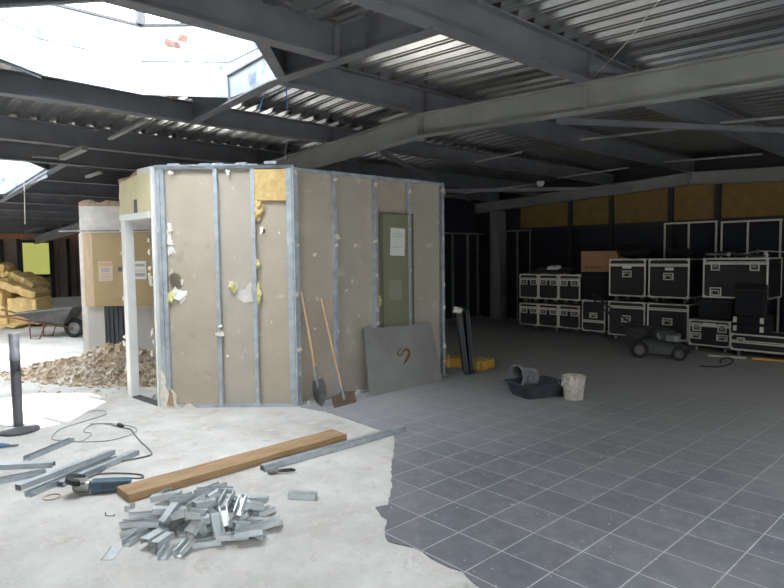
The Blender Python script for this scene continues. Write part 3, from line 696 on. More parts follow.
b = MB(X); b.prism([(ul, sz(206)), (ur_, sz(207))] + [(ur_+(ul-ur_)*k/14, sz(201)+rnd(-.03, .03)) for k in range(15)], .1); b.build('torn_top', 'raw_edge', rear)
b = MB(T2); b.box((ul-.02, -.0, 0), (um-.0, .12, sz(233))); b.build('edge_board', 'pale_plaster', rear)
b = MB(T2); b.box((um, -.06, sz(305.5)), (um+.14, .1, sz(232.5))); b.build('panel_edge', 'pale_wood', rear)
b = MB(T2); b.box((um+.14, -.06, sz(305.5)), (ur_, .1, sz(232.5))); b.build('tan_panel', 'tan_panel', rear)
b = MB(T2); b.box((ul-1.2*0-.28, -.08, sz(231.5)), (ur_, -.06, sz(230))); b.build('top_bar', 'worn_steel', rear)
b = MB(T2); b.box((um, .0, 0), (u2, .12, sz(305.5))); b.build('lower_panel', 'grey_panel', rear)
b = MB(T2); b.box((u2, .04, 0), (su(132), .12, sz(305.5)))
k = u2+.02
while k < su(131): b.box((k, .02, .0), (k+.035, .04, sz(306))); k += .07
b.build('ribbed_door', 'dark_grey', rear)
b = MB(T2); b.box((su(132), .02, 0), (ur_, .12, sz(305.5))); b.build('lower_panel', 'grey_panel', rear)
b = MB(T2); b.box((ur_, .02, 0), (su(192), .12, sz(206))); b.build('side_board', 'board_grey', rear)
b = MB(T2); b.box((su(121), -.075, sz(271)), (su(124.5), -.06, sz(266.5))); b.build('latch', 'dark_grey', rear)
def rsheet(label, x0, x1, y0, y1, m, inks):
    T = T2.copy(); T.translation = SO + T2.to_3x3() @ Vector((su(x0), -.063, sz(y1)))
    sheet('paper_notice', label, 'notice', T, su(x1)-su(x0), sz(y0)-sz(y1), m, inks)
rsheet('pinkish printed paper notice on the tan panel behind the doorway', 101, 115, 261, 280.5, 'paper_pink', [(.05, .76, .95, .95, 'ink_red'), (.2, .45, .8, .68, 'ink_grey'), (.12, .3, .88, .34, 'ink_grey'), (.1, .18, .9, .24, 'ink_red'), (.15, .06, .6, .1, 'ink_grey')])
rsheet('white printed paper notice seen through the empty doorway', 136, 148.5, 261, 279, 'paper', [(.12, .7, .88, .85, 'ink_grey'), (.12, .5, .88, .53, 'ink_grey'), (.12, .4, .88, .43, 'ink_grey'), (.12, .15, .88, .34, 'ink_grey')])

# ------------------------------------------------------------------ leaning tools and sheets
def leaning(top, foot, xdir=(0, 1, 0)):
    """matrix with z along foot->top, origin foot, x horizontal"""
    top, foot = Vector(top), Vector(foot); z = (top-foot).normalized(); x = Vector(xdir); x = (x - z*x.dot(z)).normalized(); y = z.cross(x)
    return Matrix(((x.x, y.x, z.x, 0), (x.y, y.y, z.y, 0), (x.z, y.z, z.z, 0), (0, 0, 0, 1))), foot, (top-foot).length
T, ft, L = leaning((-3.03, 2.12, .75), (-2.86, 2.10, .008))
r = thing('steel_sheet', 'brushed steel sheet with a curled bronze emblem leaning on the partition', 'metal sheet', ft)
b = MB(T); b.hexa([(0, -.003, 0), (1.2, -.003, .0), (1.2, .003, .0), (0, .003, 0), (.05, -.003, L), (1.17, -.003, L), (1.17, .003, L), (.05, .003, L)]); b.build('sheet', 'brushed', r)
# emblem: tapering curl seen on the sheet
def em(px, py):
    d = ray(px, py); n = T.to_3x3() @ Vector((0, 1, 0)); t = ((ft-CAM).dot(n))/d.dot(n); q = T.inverted() @ (CAM+d*t-ft); return (q.x, q.z)
kx = 80/588
mid_pts = [(226, 213), (207, 222), (202, 248), (219, 264), (237, 250), (248, 226), (268, 216), (287, 240), (276, 275), (262, 300), (243, 326)]
wid = [.006, .010, .012, .012, .013, .017, .026, .034, .036, .028, .004]
pth = smooth_path([(*em(370+x*kx, 320+y*kx), 0) for x, y in mid_pts], 5)
wl = [wid[min(i//5, 9)]*(1-(i % 5)/5)+wid[min(i//5+1, 10)]*((i % 5)/5) for i in range(len(pth))]
side = 1 if (T @ Vector((0, 1, 0))).dot(CAM-ft) > 0 else -1
b = MB(T)
prev = None
for i, p in enumerate(pth):
    d = (pth[min(i+1, len(pth)-1)]-pth[max(i-1, 0)]).normalized(); nn = Vector((-d.y, d.x, 0))*wl[i]*.6
    a, c = p+nn, p-nn
    cur = [b._v((a.x, side*.0032, a.y)), b._v((c.x, side*.0032, c.y)), b._v((c.x, side*.0052, c.y)), b._v((a.x, side*.0052, a.y))]
    if prev:
        for k in range(4): b.bm.faces.new([prev[k], prev[(k+1) % 4], cur[(k+1) % 4], cur[k]])
    else: b.bm.faces.new(cur)
    prev = cur
b.bm.faces.new(prev[::-1]); b.build('emblem', 'bronze', r)

T, ft, L = leaning((-3.03, 1.335, 1.22), (-2.87, 1.44, .02))
r = thing('shovel', 'round pointed shovel with wooden handle leaning in the partition corner', 'shovel', ft)
b = MB(T); b.tube([(0, 0, .3), (.008, 0, .7), (0, 0, L)], [.017, .016, .014], 10); b.build('handle', 'handle_wood', r, smooth=True)
b = MB(T); b.tube([(0, 0, .2), (0, 0, .3), (0, 0, .42)], [.017, .021, .021], 10); b.build('socket', 'worn_steel', r, smooth=True)
b = MB(T); rows = []
for k in range(9):
    t = k/8; w = .1*math.sin(math.pi*min(1, .18+.5*(1-t)**.8+.3*0))*(1 if t < .92 else .9) if k else .02
    w = (.018, .05, .072, .084, .09, .09, .086, .078, .066)[k]
    rows.append([(w*s, .018*(1-s*s)*(1 if 1 else 0)-.01*t, .28*t) for s in (-1, -.5, 0, .5, 1)])
vv = [[b._v((x, y-.01, z)) for x, y, z in row] for row in rows]
for A, B in zip(vv, vv[1:]):
    for k in range(4): b.bm.faces.new([A[k], A[k+1], B[k+1], B[k]])
e = bmesh.ops.solidify(b.bm, geom=b.bm.faces[:], thickness=.004)
b.build('blade', 'worn_steel', r, smooth=True)
T, ft, L = leaning((-3.03, 1.59, 1.13), (-2.74, 1.66, .012))
r = thing('floor_scraper', 'wide rusty floor scraper with wooden handle leaning on the partition', 'scraper', ft)
b = MB(T); b.tube([(0, 0, .1), (0, 0, .6), (0, 0, L)], [.016, .016, .014], 10); b.build('handle', 'handle_wood', r, smooth=True)
b = MB(T); b.tube([(0, 0, .06), (0, 0, .2)], .02, 10); b.build('socket', 'worn_steel', r, smooth=True)
b = MB(T); b.prism([(-.15, 0), (.15, 0), (.155, .12), (.03, .14), (-.03, .14), (-.155, .12)], .005, Matrix(((1, 0, 0, 0), (0, 0, 1, 0), (0, 1, 0, 0), (0, 0, 0, 1)))); b.build('blade', 'rust', r)

# dark slabs leaning on the partition end, yellow boxes
def slab(label, foot, top, w, th, m='black'):
    T, ft, L = leaning(top, foot, vd); r = thing('leaning_board', label, 'board', ft)
    b = MB(T); b.box((0, -th/2, 0), (w, th/2, L)); b.build('core', m, r, bevel=.008)
    b = MB(T); b.box((-.004, -th/2+.008, .05), (.001, -th/2+.018, L-.05)); b.box((-.004, th/2-.018, .05), (.001, th/2-.008, L-.05)); b.build('edge_strip', 'dark_grey', r)
q = atz(467, 375.5); slab('front black board of the pair leaning at the partition end', (q.x, q.y, .01), q - vr*.09 + Vector((0, 0, .83)), .28, .065)
q = atz(472.5, 374.5); slab('rear black board of the pair leaning at the partition end', (q.x, q.y, .01), q - vr*.065 + Vector((0, 0, .86)), .3, .06, 'black_matte')
q = atz(467, 375.5) - vr*.115 + Vector((0, 0, .83))
b = MB(); b.blob((0, 0, 0), .05, 3, .6, 3, (1, 1.4, .8)); tag(b.build('rag', 'torn', loc=(q.x, q.y, .86)), 'crumpled pale rag lying on top of the leaning black panels', 'rag', kind='thing')
def ybox(label, c, w, d, h, rz, strips=True):
    r = thing('yellow_box', label, 'box', (c[0], c[1], .008), rz)
    b = MB(); b.box((-w/2, -d/2, 0), (w/2, d/2, h)); b.build('body', 'yellow_box', r, bevel=.006)
    b = MB()
    for u in (-w*.2, w*.22): b.box((u-.015, -d/2-.003, 0), (u+.015, d/2+.003, h+.003))
    b.build('band', 'insul_pale', r)
    return r
q = atz(484, 370); ybox('yellow strapped box on the tiles beside the black panels', (q.x-.1, q.y+.05), .26, .34, .12, R(10))
q = atz(458, 371); ybox('dusty yellow box tucked behind the leaning black panels', (q.x-.25, q.y+.25), .5, .3, .13, R(40))

# ------------------------------------------------------------------ mixing tub and buckets
r = thing('mixing_tub', 'black plastic mixing tub on the tiles holding a grey bucket', 'tub', (-1.60, 3.48, .008), R(70))
def tubmesh(w, d, h, t, flare):
    b = MB(); n = 6
    def ring(hw, hd, z, rc=.06):
        pts = []
        for cx, cy, a0 in ((hw-rc, hd-rc, 0), (-hw+rc, hd-rc, 90), (-hw+rc, -hd+rc, 180), (hw-rc, -hd+rc, 270)):
            for k in range(n+1):
                a = R(a0+90*k/n); pts.append(b._v((cx+rc*math.cos(a), cy+rc*math.sin(a), z)))
        return pts
    rs = [ring(w/2-flare, d/2-flare, 0), ring(w/2, d/2, h), ring(w/2+.018, d/2+.018, h), ring(w/2+.018, d/2+.018, h+.01), ring(w/2-t, d/2-t, h+.01), ring(w/2-flare-t, d/2-flare-t, t)]
    for A, B in zip(rs, rs[1:]):
        for k in range(len(A)): b.bm.faces.new([A[k], A[(k+1) % len(A)], B[(k+1) % len(B)], B[k]])
    b.bm.faces.new(rs[0][::-1]); b.bm.faces.new(rs[-1]); return b
tubmesh(.55, .44, .14, .012, .045).build('shell', 'tub', r, smooth=True)
b = MB(); b.blob((.05, 0, .02), .16, 5, .3, 3, (1.4, .9, .06)); b.build('mortar_crust', 'bucket_in', r)
def bucket(label, loc, rot, m, r0, r1, h, inner, group=None):
    o = thing('bucket', label, 'bucket', loc, rot, group)
    b = MB(); b.lathe([(r0, 0), (r0+(r1-r0)*.7, h*.7), (r1, h*.86), (r1+.008, h*.865), (r1+.008, h*.9), (r1, h*.905), (r1+.002, h*.97), (r1+.009, h*.97), (r1+.009, h), (r1-.006, h), (r0-.004, .012), (.0001, .012)], 28); b.build('shell', m, o, smooth=True)
    b = MB(); pts = [(math.cos(a)*(r1+.012), math.sin(a)*(r1+.012)*.35-(r1*.9)*1, h*.88-.13*math.sin(a)) for a in [math.pi*k/12 for k in range(13)]]
    b.tube(pts, .003, 6); b.build('bail', 'worn_steel', o)
    return o
bk = bucket('grey dusty bucket lying on its side inside the black tub', (-1.78, 3.62, .155), (0, 0, 0), 'bucket_in', .105, .13, .26, None)
bm_ = Matrix.Rotation(R(-62), 4, 'Z') @ Matrix.Rotation(R(100), 4, 'X')
ax = Vector((-.25, -.95, .12)).normalized()        # mouth direction
bk.rotation_euler = ax.to_track_quat('Z', 'Y').to_euler()
bk.location = Vector((-1.80, 3.58, .165)) - ax*.1
o = bucket('white plaster-smeared bucket standing beside the black tub', (-1.205, 3.6, .008), (0, 0, 0), 'bucket_white', .1, .123, .25, None)
b = MB(); b.lathe([(.0001, .165), (.112, .16)], 20); b.build('plaster_fill', 'mud', o)
for k in range(7):
    a = rnd(2.8, 6.0); b = MB(); b.blob((.118*math.cos(a), .118*math.sin(a), rnd(.12, .25)), .022, k, .5, 2, (.5, .5, 1.3)); b.build('plaster_drip', 'torn', o)

# ------------------------------------------------------------------ stanchion
q = atz(14, 431)
r = thing('stanchion', 'black stanchion post on a heavy round base standing on the concrete', 'stanchion', (q.x+.04, q.y+.03, 0))
b = MB(); b.lathe([(.168, 0), (.172, .02), (.163, .03), (.06, .045), (.05, .05)], 32); b.build('base', 'dusty_base', r, smooth=True)
b = MB(); b.lathe([(.042, .045), (.042, .66), (.04, .66)], 18); b.build('post', 'stanchion', r, smooth=True)
b = MB(); b.lathe([(.043, .66), (.045, .67), (.045, .72), (.041, .73), (.042, .9), (.038, .915)], 18); b.build('head', 'stanchion_top', r, smooth=True)
for k in range(1):
    b = MB(); b.box((-.02, -.05, .7+k*.07), (.02, -.04, .72+k*.07), Matrix.Rotation(rnd(-.6, .9), 4, 'Z')); b.build('tape_remnant', 'tag', r)

# ------------------------------------------------------------------ rubble heap
def heap():
    b = MB(); n = 160; a0, a1 = Vector((-7.75, -.72)), Vector((-5.0, 1.05)); ax = (a1-a0); L = ax.length; ax.normalize(); pe = Vector((-ax.y, ax.x)); W = 1.15
    def h(u, v):
        e = 0
        for cu, cv, su_, sv, hh in ((1.95, .35, .55, .42, .44), (1.3, .2, .55, .36, .22), (.75, .05, .5, .28, .12), (2.55, .25, .42, .36, .25), (1.7, -.1, .5, .25, .1), (2.9, .1, .3, .3, .12)):
            e = max(e, hh*math.exp(-((u-cu)/su_)**2-((v-cv)/sv)**2)) if False else e + hh*.8*math.exp(-((u-cu)/su_)**2-((v-cv)/sv)**2)
        q = Vector((u*3, v*3, .3))
        return e*(1+.25*noise.noise(q)) + .05*min(1, e*9)*noise.noise(q*3.2) + .03*min(1, e*9)*noise.noise(q*8) - .028
    gv = {}
    for i in range(n+1):
        for j in range(n//2+1):
            u = -.2+(L+.4)*i/n; v = -W+2*W*j/(n//2); p = a0 + ax*u + pe*v
            gv[i, j] = (p.x, p.y, h(u, v), u, v)
    vt = {}
    def V(k):
        if k not in vt: vt[k] = b._v(gv[k][:3])
        return vt[k]
    for i in range(n):
        for j in range(n//2):
            ks = [(i, j), (i+1, j), (i+1, j+1), (i, j+1)]
            if max(gv[k][2] for k in ks) > 0: b.bm.faces.new([V(k) for k in ks])
    for k in range(1500):
        u, v = rnd(-.1, L), rnd(-W, W)*.75; z = h(u, v)
        if z < -.015 and rnd(0, 1) > .15: continue
        p = a0+ax*u+pe*v; s = rnd(.007, .022)*(1 if rnd(0, 1) > .1 else 1.8)
        b.blob((p.x, p.y, max(z, 0)+s*.25), s, k, .7, 1, (rnd(.7, 1.4), rnd(.7, 1.4), rnd(.4, .9)))
    return b
tag(heap().build('rubble_heap', 'rubble'), 'low brown heap of earth and broken rubble beside the doorway', 'rubble', kind='stuff')

# ------------------------------------------------------------------ wheelbarrow
wq = atz(67, 337.5)
r = thing('wheelbarrow', 'grey wheelbarrow with one rubber wheel parked before the far wall', 'wheelbarrow', (wq.x, wq.y, 0), math.atan2(vr.y, vr.x))
b = MB()   # local x = picture right (towards the wheel), y away
lo = [(-.55, -.22, .36), (.05, -.2, .3), (.05, .2, .3), (-.55, .22, .36)]; hi = [(-.86, -.33, .53), (.28, -.3, .62), (.28, .3, .62), (-.86, .33, .53)]
va = [b._v(p) for p in lo]; vb = [b._v(p) for p in hi]
for k in range(4): b.bm.faces.new([va[k], va[(k+1) % 4], vb[(k+1) % 4], vb[k]])
b.bm.faces.new(va[::-1]); bmesh.ops.solidify(b.bm, geom=b.bm.faces[:], thickness=.006); b.build('tray', 'barrow', r)
b = MB(); b.tube(hi+[hi[0]], .012, 6); b.build('tray_rim', 'barrow', r)
for s in (-1, 1):
    b = MB(); b.tube([(.16, s*.06, .2), (-.5, s*.2, .34), (-1.5, s*.3, .56)], .018, 8); b.build('handle', 'brown_steel', r, smooth=True)
    b = MB(); b.tube([(-.3, s*.2, .32), (-.42, s*.23, .01), (-.6, s*.23, .01), (-.62, s*.22, .36)], .013, 6); b.build('leg', 'brown_steel', r)
Tw = Matrix.Translation((.16, 0, .2)) @ Matrix.Rotation(R(90), 4, 'X')
b = MB(Tw); b.lathe([(.12, -.035), (.165, -.045), (.2, -.02), (.2, .02), (.165, .045), (.12, .035), (.12, -.035)], 28); w = b.build('wheel', 'rubber', r, smooth=True)
b = MB(Tw); b.lathe([(.02, -.05), (.03, -.04), (.12, -.02), (.12, .02), (.03, .04), (.02, .05)], 20); b.build('rim', 'hub', w, smooth=True)

# ------------------------------------------------------------------ yellow insulation pile
pc = atz(16, 326)
def islab(label, u, v, z, w, d, t, rx, ry, rz):
    o = thing('insulation_slab', label, 'insulation slab', (0, 0, 0), 0, 'yellow insulation slabs in the pile')
    p = Vector((pc.x, pc.y, 0)) + vr*u + vd*v
    b = MB(); g = 7; tp = {}; 
    for i in range(g+1):
        for j in range(g+1):
            q = Vector((i*.7, j*.7, z*5+u)); tp[i, j] = ((i/g-.5)*w+rnd(-.015, .015), (j/g-.5)*d+rnd(-.02, .02), .05*noise.noise(q)-.02*((i/g-.5)*2)**2)
    va = {k: b._v((x, y, h+t/2)) for k, (x, y, h) in tp.items()}; vb = {k: b._v((x, y, h-t/2)) for k, (x, y, h) in tp.items()}
    for i in range(g):
        for j in range(g):
            ks = [(i, j), (i+1, j), (i+1, j+1), (i, j+1)]; b.bm.faces.new([va[k] for k in ks]); b.bm.faces.new([vb[k] for k in ks[::-1]])
    rim = [(i, 0) for i in range(g)] + [(g, j) for j in range(g)] + [(i, g) for i in range(g, 0, -1)] + [(0, j) for j in range(g, 0, -1)]
    for k, l in zip(rim, rim[1:]+rim[:1]): b.bm.faces.new([va[k], va[l], vb[l], vb[k]])
    COL.objects.unlink(o); bpy.data.objects.remove(o)
    o = b.build('insulation_slab', 'insul', None, bevel=.03)
    o.location = (p.x, p.y, z); o.rotation_euler = (R(rx), R(ry), math.atan2(vr.y, vr.x)+R(rz))
    return tag(o, label, 'insulation slab', 'yellow insulation slabs in the pile', 'thing')
PZ = .00311
for label, x, y, w_, t_, v, ry in (
    ('square-ended yellow wool slab low in the pile, just above the wheelbarrow tray', 243, 370, .70, .40, 0, 1),
    ('flattened yellow wool slab under the square-ended one, behind the wheelbarrow', 225, 470, .75, .22, .1, 0),
    ('bulging yellow wool slab halfway up the pile at the picture edge', -10, 297, .74, .32, -.02, 2),
    ('yellow wool slab just below the bulging one at the picture edge', -15, 398, .82, .24, .0, -1),
    ('dusty yellow wool slab at the foot of the pile at the picture edge', -10, 485, .86, .22, .02, 1),
    ('long yellow wool slab draped down over the middle of the pile', 178, 240, .98, .19, .1, 19),
    ('shorter yellow wool slab slanting above the long draped one', 172, 180, .60, .17, .45, 32),
    ('yellow wool slab near the top of the pile at the picture edge', 10, 182, .6, .15, .25, -4),
    ('small yellow wool piece lying near the top of the pile', 52, 126, .34, .12, .3, 3),
    ('topmost brownish wool piece on the pile', -8, 72, .28, .17, .3, 10),
    ('loose yellow wool scrap on the floor before the pile', 195, 514, .42, .06, -.5, 0)):
    islab(label, (x-125)*PZ, v, max((530-y)*PZ, t_/2+.05), w_, .7 if w_ > .5 else .4, t_, 2, ry, 0)

# ------------------------------------------------------------------ plank, studs and tools on the concrete
b = MB(); b.box((-.105, -.915, 0), (.105, .925, .055)); tag(b.build('timber_plank', 'wood', loc=(-1.895, .012, .0), rot=(0, 0, R(1.5)), bevel=.004), 'thick brown timber plank lying on the concrete behind the offcut heap', 'plank', kind='thing')
def uprof(L, w=.05, h=.038, t=.0022, lips=True, up=False):
    """channel along x, open side down unless up"""
    b = MB()
    s = -1 if not up else 1
    z0, z1 = (h-t, h) if not up else (0, t)
    b.box((-L/2, -w/2, z0), (L/2, w/2, z1))
    for y in (-1, 1):
        b.box((-L/2, y*w/2-(t if y > 0 else 0), 0), (L/2, y*w/2+(t if y < 0 else 0), h))
        if lips:
            z = (0, t) if not up else (h-t, h)
            b.box((-L/2, min(y*w/2, y*(w/2-.008)), z[0]), (L/2, max(y*w/2, y*(w/2-.008)), z[1]))
    return b
def floor_stud(label, p0, p1, w=.05, up=False, z=0, h=.038, extra=None, ext=0):
    p0, p1 = Vector(p0), Vector(p1); d = (p1-p0); L = d.length+ext; c = (p0+p1)/2
    o = uprof(L, w, h, up=up).build('metal_stud', 'galv', loc=(c.x, c.y, z), rot=(0, 0, math.atan2(d.y, d.x)))
    return tag(o, label, 'metal stud', 'loose steel studs on the concrete', 'thing')
Z = lambda x, y: atz(x, y).to_2d().to_3d()
floor_stud('single short steel stud lying apart near the stanchion base', Z(26, 461), Z(72, 441.5), up=True)
floor_stud('upper of two steel studs running out of the picture at the edge', Z(-40, 470.5), Z(54, 466.5), .055)
floor_stud('lower of two steel studs running out of the picture at the edge', Z(-40, 491), Z(46, 474), .055, up=True)
floor_stud('steel stud of the parallel three furthest from the grinder', Z(18, 490), Z(113, 454), .055)
floor_stud('middle steel stud of the parallel three beside the grinder', Z(28, 497), Z(114, 460), .055, up=True)
floor_stud('steel stud of the parallel three whose end touches the grinder', Z(60, 487), Z(137, 454.5), .05)
floor_stud('long steel stud lying alongside the timber plank', Z(262, 471), Z(404, 431), .055, h=.045)

def cable(pts, r=.006): b = MB(); b.tube(smooth_path([(x, y, r+.001) for x, y in pts], 6), r, 6); return b
gq = Vector((-2.23, -.93, 0))
gd = Vector((-2.12, -.76, 0))-Vector((-2.30, -1.07, 0)); ga = math.atan2(gd.y, gd.x)
GL = atz(106, 492); GL.z = 0
r = thing('angle_grinder', 'blue-grey angle grinder with grey cable lying beside the steel studs', 'angle grinder', GL, ga)
b = MB(); b.hexa([(-.09, -.042, .008), (.16, -.036, .014), (.16, .036, .014), (-.09, .042, .008), (-.09, -.042, .092), (.16, -.036, .082), (.16, .036, .082), (-.09, .042, .092)]); b.build('body', 'grinder', r, bevel=.012)
b = MB(); b.box((-.02, -.046, .035), (.07, -.036, .065)); b.build('name_patch', 'stanchion_top', r)
b = MB(); b.tube([(-.2, 0, .05), (-.17, 0, .055), (-.1, 0, .05)], [.03, .048, .04], 12); b.build('gear_head', 'grinder_head', r, smooth=True)
Td = Matrix.Translation((-.175, 0, .104)) @ Matrix.Rotation(R(14), 4, 'Y')
b = MB(Td); b.lathe([(.0001, -.002), (.062, -.002), (.062, .002), (.0001, .002)], 28); b.build('cutting_disc', 'worn_steel', r)
b = MB(Td); n = 16; ring = []
for k in range(n+1):
    a = R(60)+R(240)*k/n; ring.append([b._v((q*math.cos(a), q*math.sin(a), z)) for q, z in ((.03, .012), (.072, .012), (.072, -.018), (.068, -.018), (.068, .008), (.03, .008))])
for A, B in zip(ring, ring[1:]):
    for k in range(6): b.bm.faces.new([A[k], A[(k+1) % 6], B[(k+1) % 6], B[k]])
b.bm.faces.new(ring[0][::-1]); b.bm.faces.new(ring[-1]); b.build('disc_guard', 'black', r)
b = MB(); b.tube([(-.18, .04, .05), (-.19, .08, .055), (-.2, .15, .06)], [.012, .016, .015], 10); b.build('side_handle', 'black', r, smooth=True)
cp = [(-2.10, -.80), (-2.08, -.70), (-2.22, -.66), (-2.37, -.77), (-2.45, -.88), (-2.42, -.96), (-2.47, -.87), (-2.61, -.71), (-2.6, -.46), (-2.71, -.4), (-3.04, -.36), (-3.29, -.32), (-3.48, -.29), (-3.58, -.32)]
Ti = Matrix.Rotation(-ga, 4, 'Z') @ Matrix.Translation(-GL)
b = MB(Ti); b.tube(smooth_path([(x, y, .008 if i > 1 else (.05, .03)[i]) for i, (x, y) in enumerate(cp)], 6), .006, 6); cb = b.build('cable', 'cord_grey', r, smooth=True)
b = MB(Ti); b.tube([(-3.58, -.32, .02), (-3.62, -.325, .022), (-3.66, -.33, .022)], [.012, .02, .02], 10); b.build('plug', 'black', cb, smooth=True)
ext = [(-3.7, -.34), (-3.89, -.43), (-3.89, -.52), (-3.72, -.62), (-3.6, -.59), (-3.49, -.65), (-3.42, -.74), (-3.57, -.85), (-3.69, -.89), (-3.95, -.76), (-4.07, -.55), (-4.17, -.34), (-4.25, -.26), (-4.42, -.27), (-4.64, -.59), (-4.8, -1.0)]
r = thing('extension_cable', 'pale extension cable looping over the concrete to the grinder plug', 'cable', (-3.7, -.34, 0))
b = MB(Matrix.Translation((3.7, .34, 0))); b.tube(smooth_path([(x, y, .006) for x, y in ext], 6), .0045, 6); b.build('cable', 'cord_pale', r, smooth=True)
b = MB(); b.tube([(.03, .005, .02), (-.02, 0, .022), (-.06, -.01, .015)], [.02, .02, .009], 10); b.build('socket', 'tag', r, smooth=True)
r2 = [(-3.95, -.5), (-3.83, -.36), (-3.55, -.24), (-3.34, -.30), (-3.26, -.54), (-3.42, -.76)]
tag(cable(r2, .0045).build('loose_cable', 'cord_pale'), 'thin pale cable arcing across the concrete round the plug', 'cable', kind='thing')
q = atz(52, 497.5); b = MB(); pts = [(.05*math.cos(a), .05*math.sin(a), .004) for a in [6.283*k/24 for k in range(25)]]; b.tube(pts, .004, 6)
tag(b.build('worn_disc_ring', 'raw_edge', loc=(q.x, q.y, 0)), 'small worn brownish disc ring on the floor before the grinder', 'ring', kind='thing')
q = atz(6, 447)
r = thing('tin_snips', 'blue-handled snips lying on the concrete before the stanchion', 'snips', (q.x, q.y, 0), math.atan2(vr.y, vr.x)+.15)
for s in (-1, 1):
    b = MB(); b.tube([(-.12, s*.03, .012), (-.04, s*.022, .014), (.03, 0, .014)], [.013, .018, .012], 8); b.build('grip', 'blue', r, smooth=True)
    b = MB(); b.prism([(.02, -.012), (.1, s*.006-.003), (.1, s*.006+.003), (.02, .012)], .006, Matrix.Translation((0, 0, .008+.004*s))); b.build('blade', 'worn_steel', r)
q = atz(277, 471.5)
r = thing('locking_pliers', 'small dark locking pliers lying by the end of the long stud', 'pliers', (q.x+.03, q.y-.03, 0), math.atan2(vr.y, vr.x)+.25)
b = MB(); b.tube([(-.06, 0, .015), (-.03, .0, .03), (.0, 0, .03), (.02, 0, .02)], [.012, .026, .024, .012], 10); b.build('jaw', 'worn_steel', r, smooth=True)
for s in (-1, 1):
    b = MB(); b.tube([(.015, 0, .02), (.06, s*.018, .018), (.12, s*.02, .016), (.14, s*.0, .012)], .007, 8); b.build('handle', 'black', r, smooth=True)

# heap of stud offcuts: each rests on what lies below it
ec = Vector((-1.11, -.72, 0)); N_ = 150; cell = .01; HF = [[0.0]*N_ for _ in range(N_)]
def cellof(x, y): return int((x-(ec.x-.75))/cell), int((y-(ec.y-.75))/cell)
oc_lab = 'short grey galvanised stud offcut tossed in the loose heap on the concrete'
protos = {}
def offcut(L, w, h, up):
    k = (round(L, 2), w, up)
    if k not in protos:
        protos[k] = uprof(L, w, h, up=up)
        o = protos[k].build('stud_offcut', 'offcut'); protos[k] = o; return o
    o = protos[k].copy(); COL.objects.link(o); return o
cnt = 0
random.seed(21)
spots = []
for k in range(90):
    a = rnd(0, 6.283); rr = math.sqrt(rnd(0, 1))*(1.0 if k < 44 else (.8 if k < 72 else .55))
    spots.append((rr*math.cos(a)*.42, rr*math.sin(a)*.34))
for u, v in spots:
    p = ec + vr*u + vd*v
    L = random.choice((.09, .11, .13, .13, .15, .18, .23)); w = random.choice((.046, .05, .06)); h = .036; up = rnd(0, 1) > .45
    yaw = rnd(0, math.pi) if rnd(0, 1) > .5 else math.atan2(vr.y, vr.x)+rnd(-.2, 1.3)
    dx, dy = math.cos(yaw), math.sin(yaw)
    def scan(f):
        for i in range(int(-L/2/cell), int(L/2/cell)+1):
            for j in range(int(-w/2/cell), int(w/2/cell)+1):
                x = p.x+dx*i*cell-dy*j*cell; y = p.y+dy*i*cell+dx*j*cell; cx, cy = cellof(x, y)
                if 0 <= cx < N_ and 0 <= cy < N_: f(i*cell, cx, cy)
    ends = [0, 0]
    def f1(s, cx, cy):
        e = 0 if s < 0 else 1; ends[e] = max(ends[e], HF[cx][cy])
    scan(f1)
    base = min(ends); 
    z0, z1_ = ends
    lim = L*.75
    if abs(z1_-z0) > lim:
        if z0 < z1_: z0 = z1_-lim
        else: z1_ = z0-lim
    hi_ = [0]
    def f2(s, cx, cy):
        t = s/L+.5; hi_[0] = max(hi_[0], HF[cx][cy]-(z0+(z1_-z0)*t))
    scan(f2)
    lift = hi_[0]*.5
    zc = (z0+z1_)/2+lift
    if zc > .15: continue
    pit = -math.atan2(z1_-z0, L) + (rnd(-.35, .35) if zc > .06 else 0)
    o = offcut(L, w, h, up)
    o.rotation_euler = (0, pit, yaw); o.location = (p.x, p.y, zc+.001)
    tag(o, oc_lab, 'metal offcut', 'stud offcuts in the loose heap', 'thing')
    def f3(s, cx, cy):
        t = s/L+.5; HF[cx][cy] = max(HF[cx][cy], z0+(z1_-z0)*t+lift+h*.7)
    scan(f3); cnt += 1
q = Z(303, 498.5); o = uprof(.18, .05, .045).build('stud_offcut', 'offcut', loc=(q.x, q.y, 0), rot=(0, 0, math.atan2(vr.y, vr.x)-.12)); tag(o, 'lone grey stud offcut lying apart from the heap near the plank', 'metal offcut', None, 'thing')
q = Z(112, 554); b = MB(); b.box((-.032, -.07, 0), (.032, .07, .003)); b.box((-.032, -.07, 0), (-.029, .07, .01)); o = b.build('metal_plate', 'offcut', loc=(q.x, q.y, 0), rot=(0, 0, math.atan2(vr.y, vr.x)+.1)); tag(o, 'flat bright metal plate lying apart before the offcut heap', 'metal plate', None, 'thing')
for k, (px, py) in enumerate(((127, 511), (132.5, 508))):
    q = Z(px, py); b = MB(); b.box((-.012, -.01, 0), (.012, -.008, .035)); b.box((-.012, -.01, 0), (.012, .012, .002)); b.box((-.012, .01, 0), (.012, .012, .03))
    o = b.build('metal_clip', 'offcut', loc=(q.x, q.y, 0), rot=(0, 0, .8)); tag(o, 'tiny upright metal clip between plank end and offcut heap', 'metal clip', 'tiny clips by the plank', 'thing')
q = Z(110, 516); b = MB(); b.box((-.03, -.004, 0), (.03, .004, .003)); b.box((-.03, -.004, 0), (-.027, .004, .025)); b.box((.027, -.004, 0), (.03, .004, .012)); o = b.build('metal_clip', 'worn_steel', loc=(q.x, q.y, 0), rot=(0, 0, .7)); tag(o, 'bent strip clip lying nearest the camera side of the plank end', 'metal clip', None, 'thing')

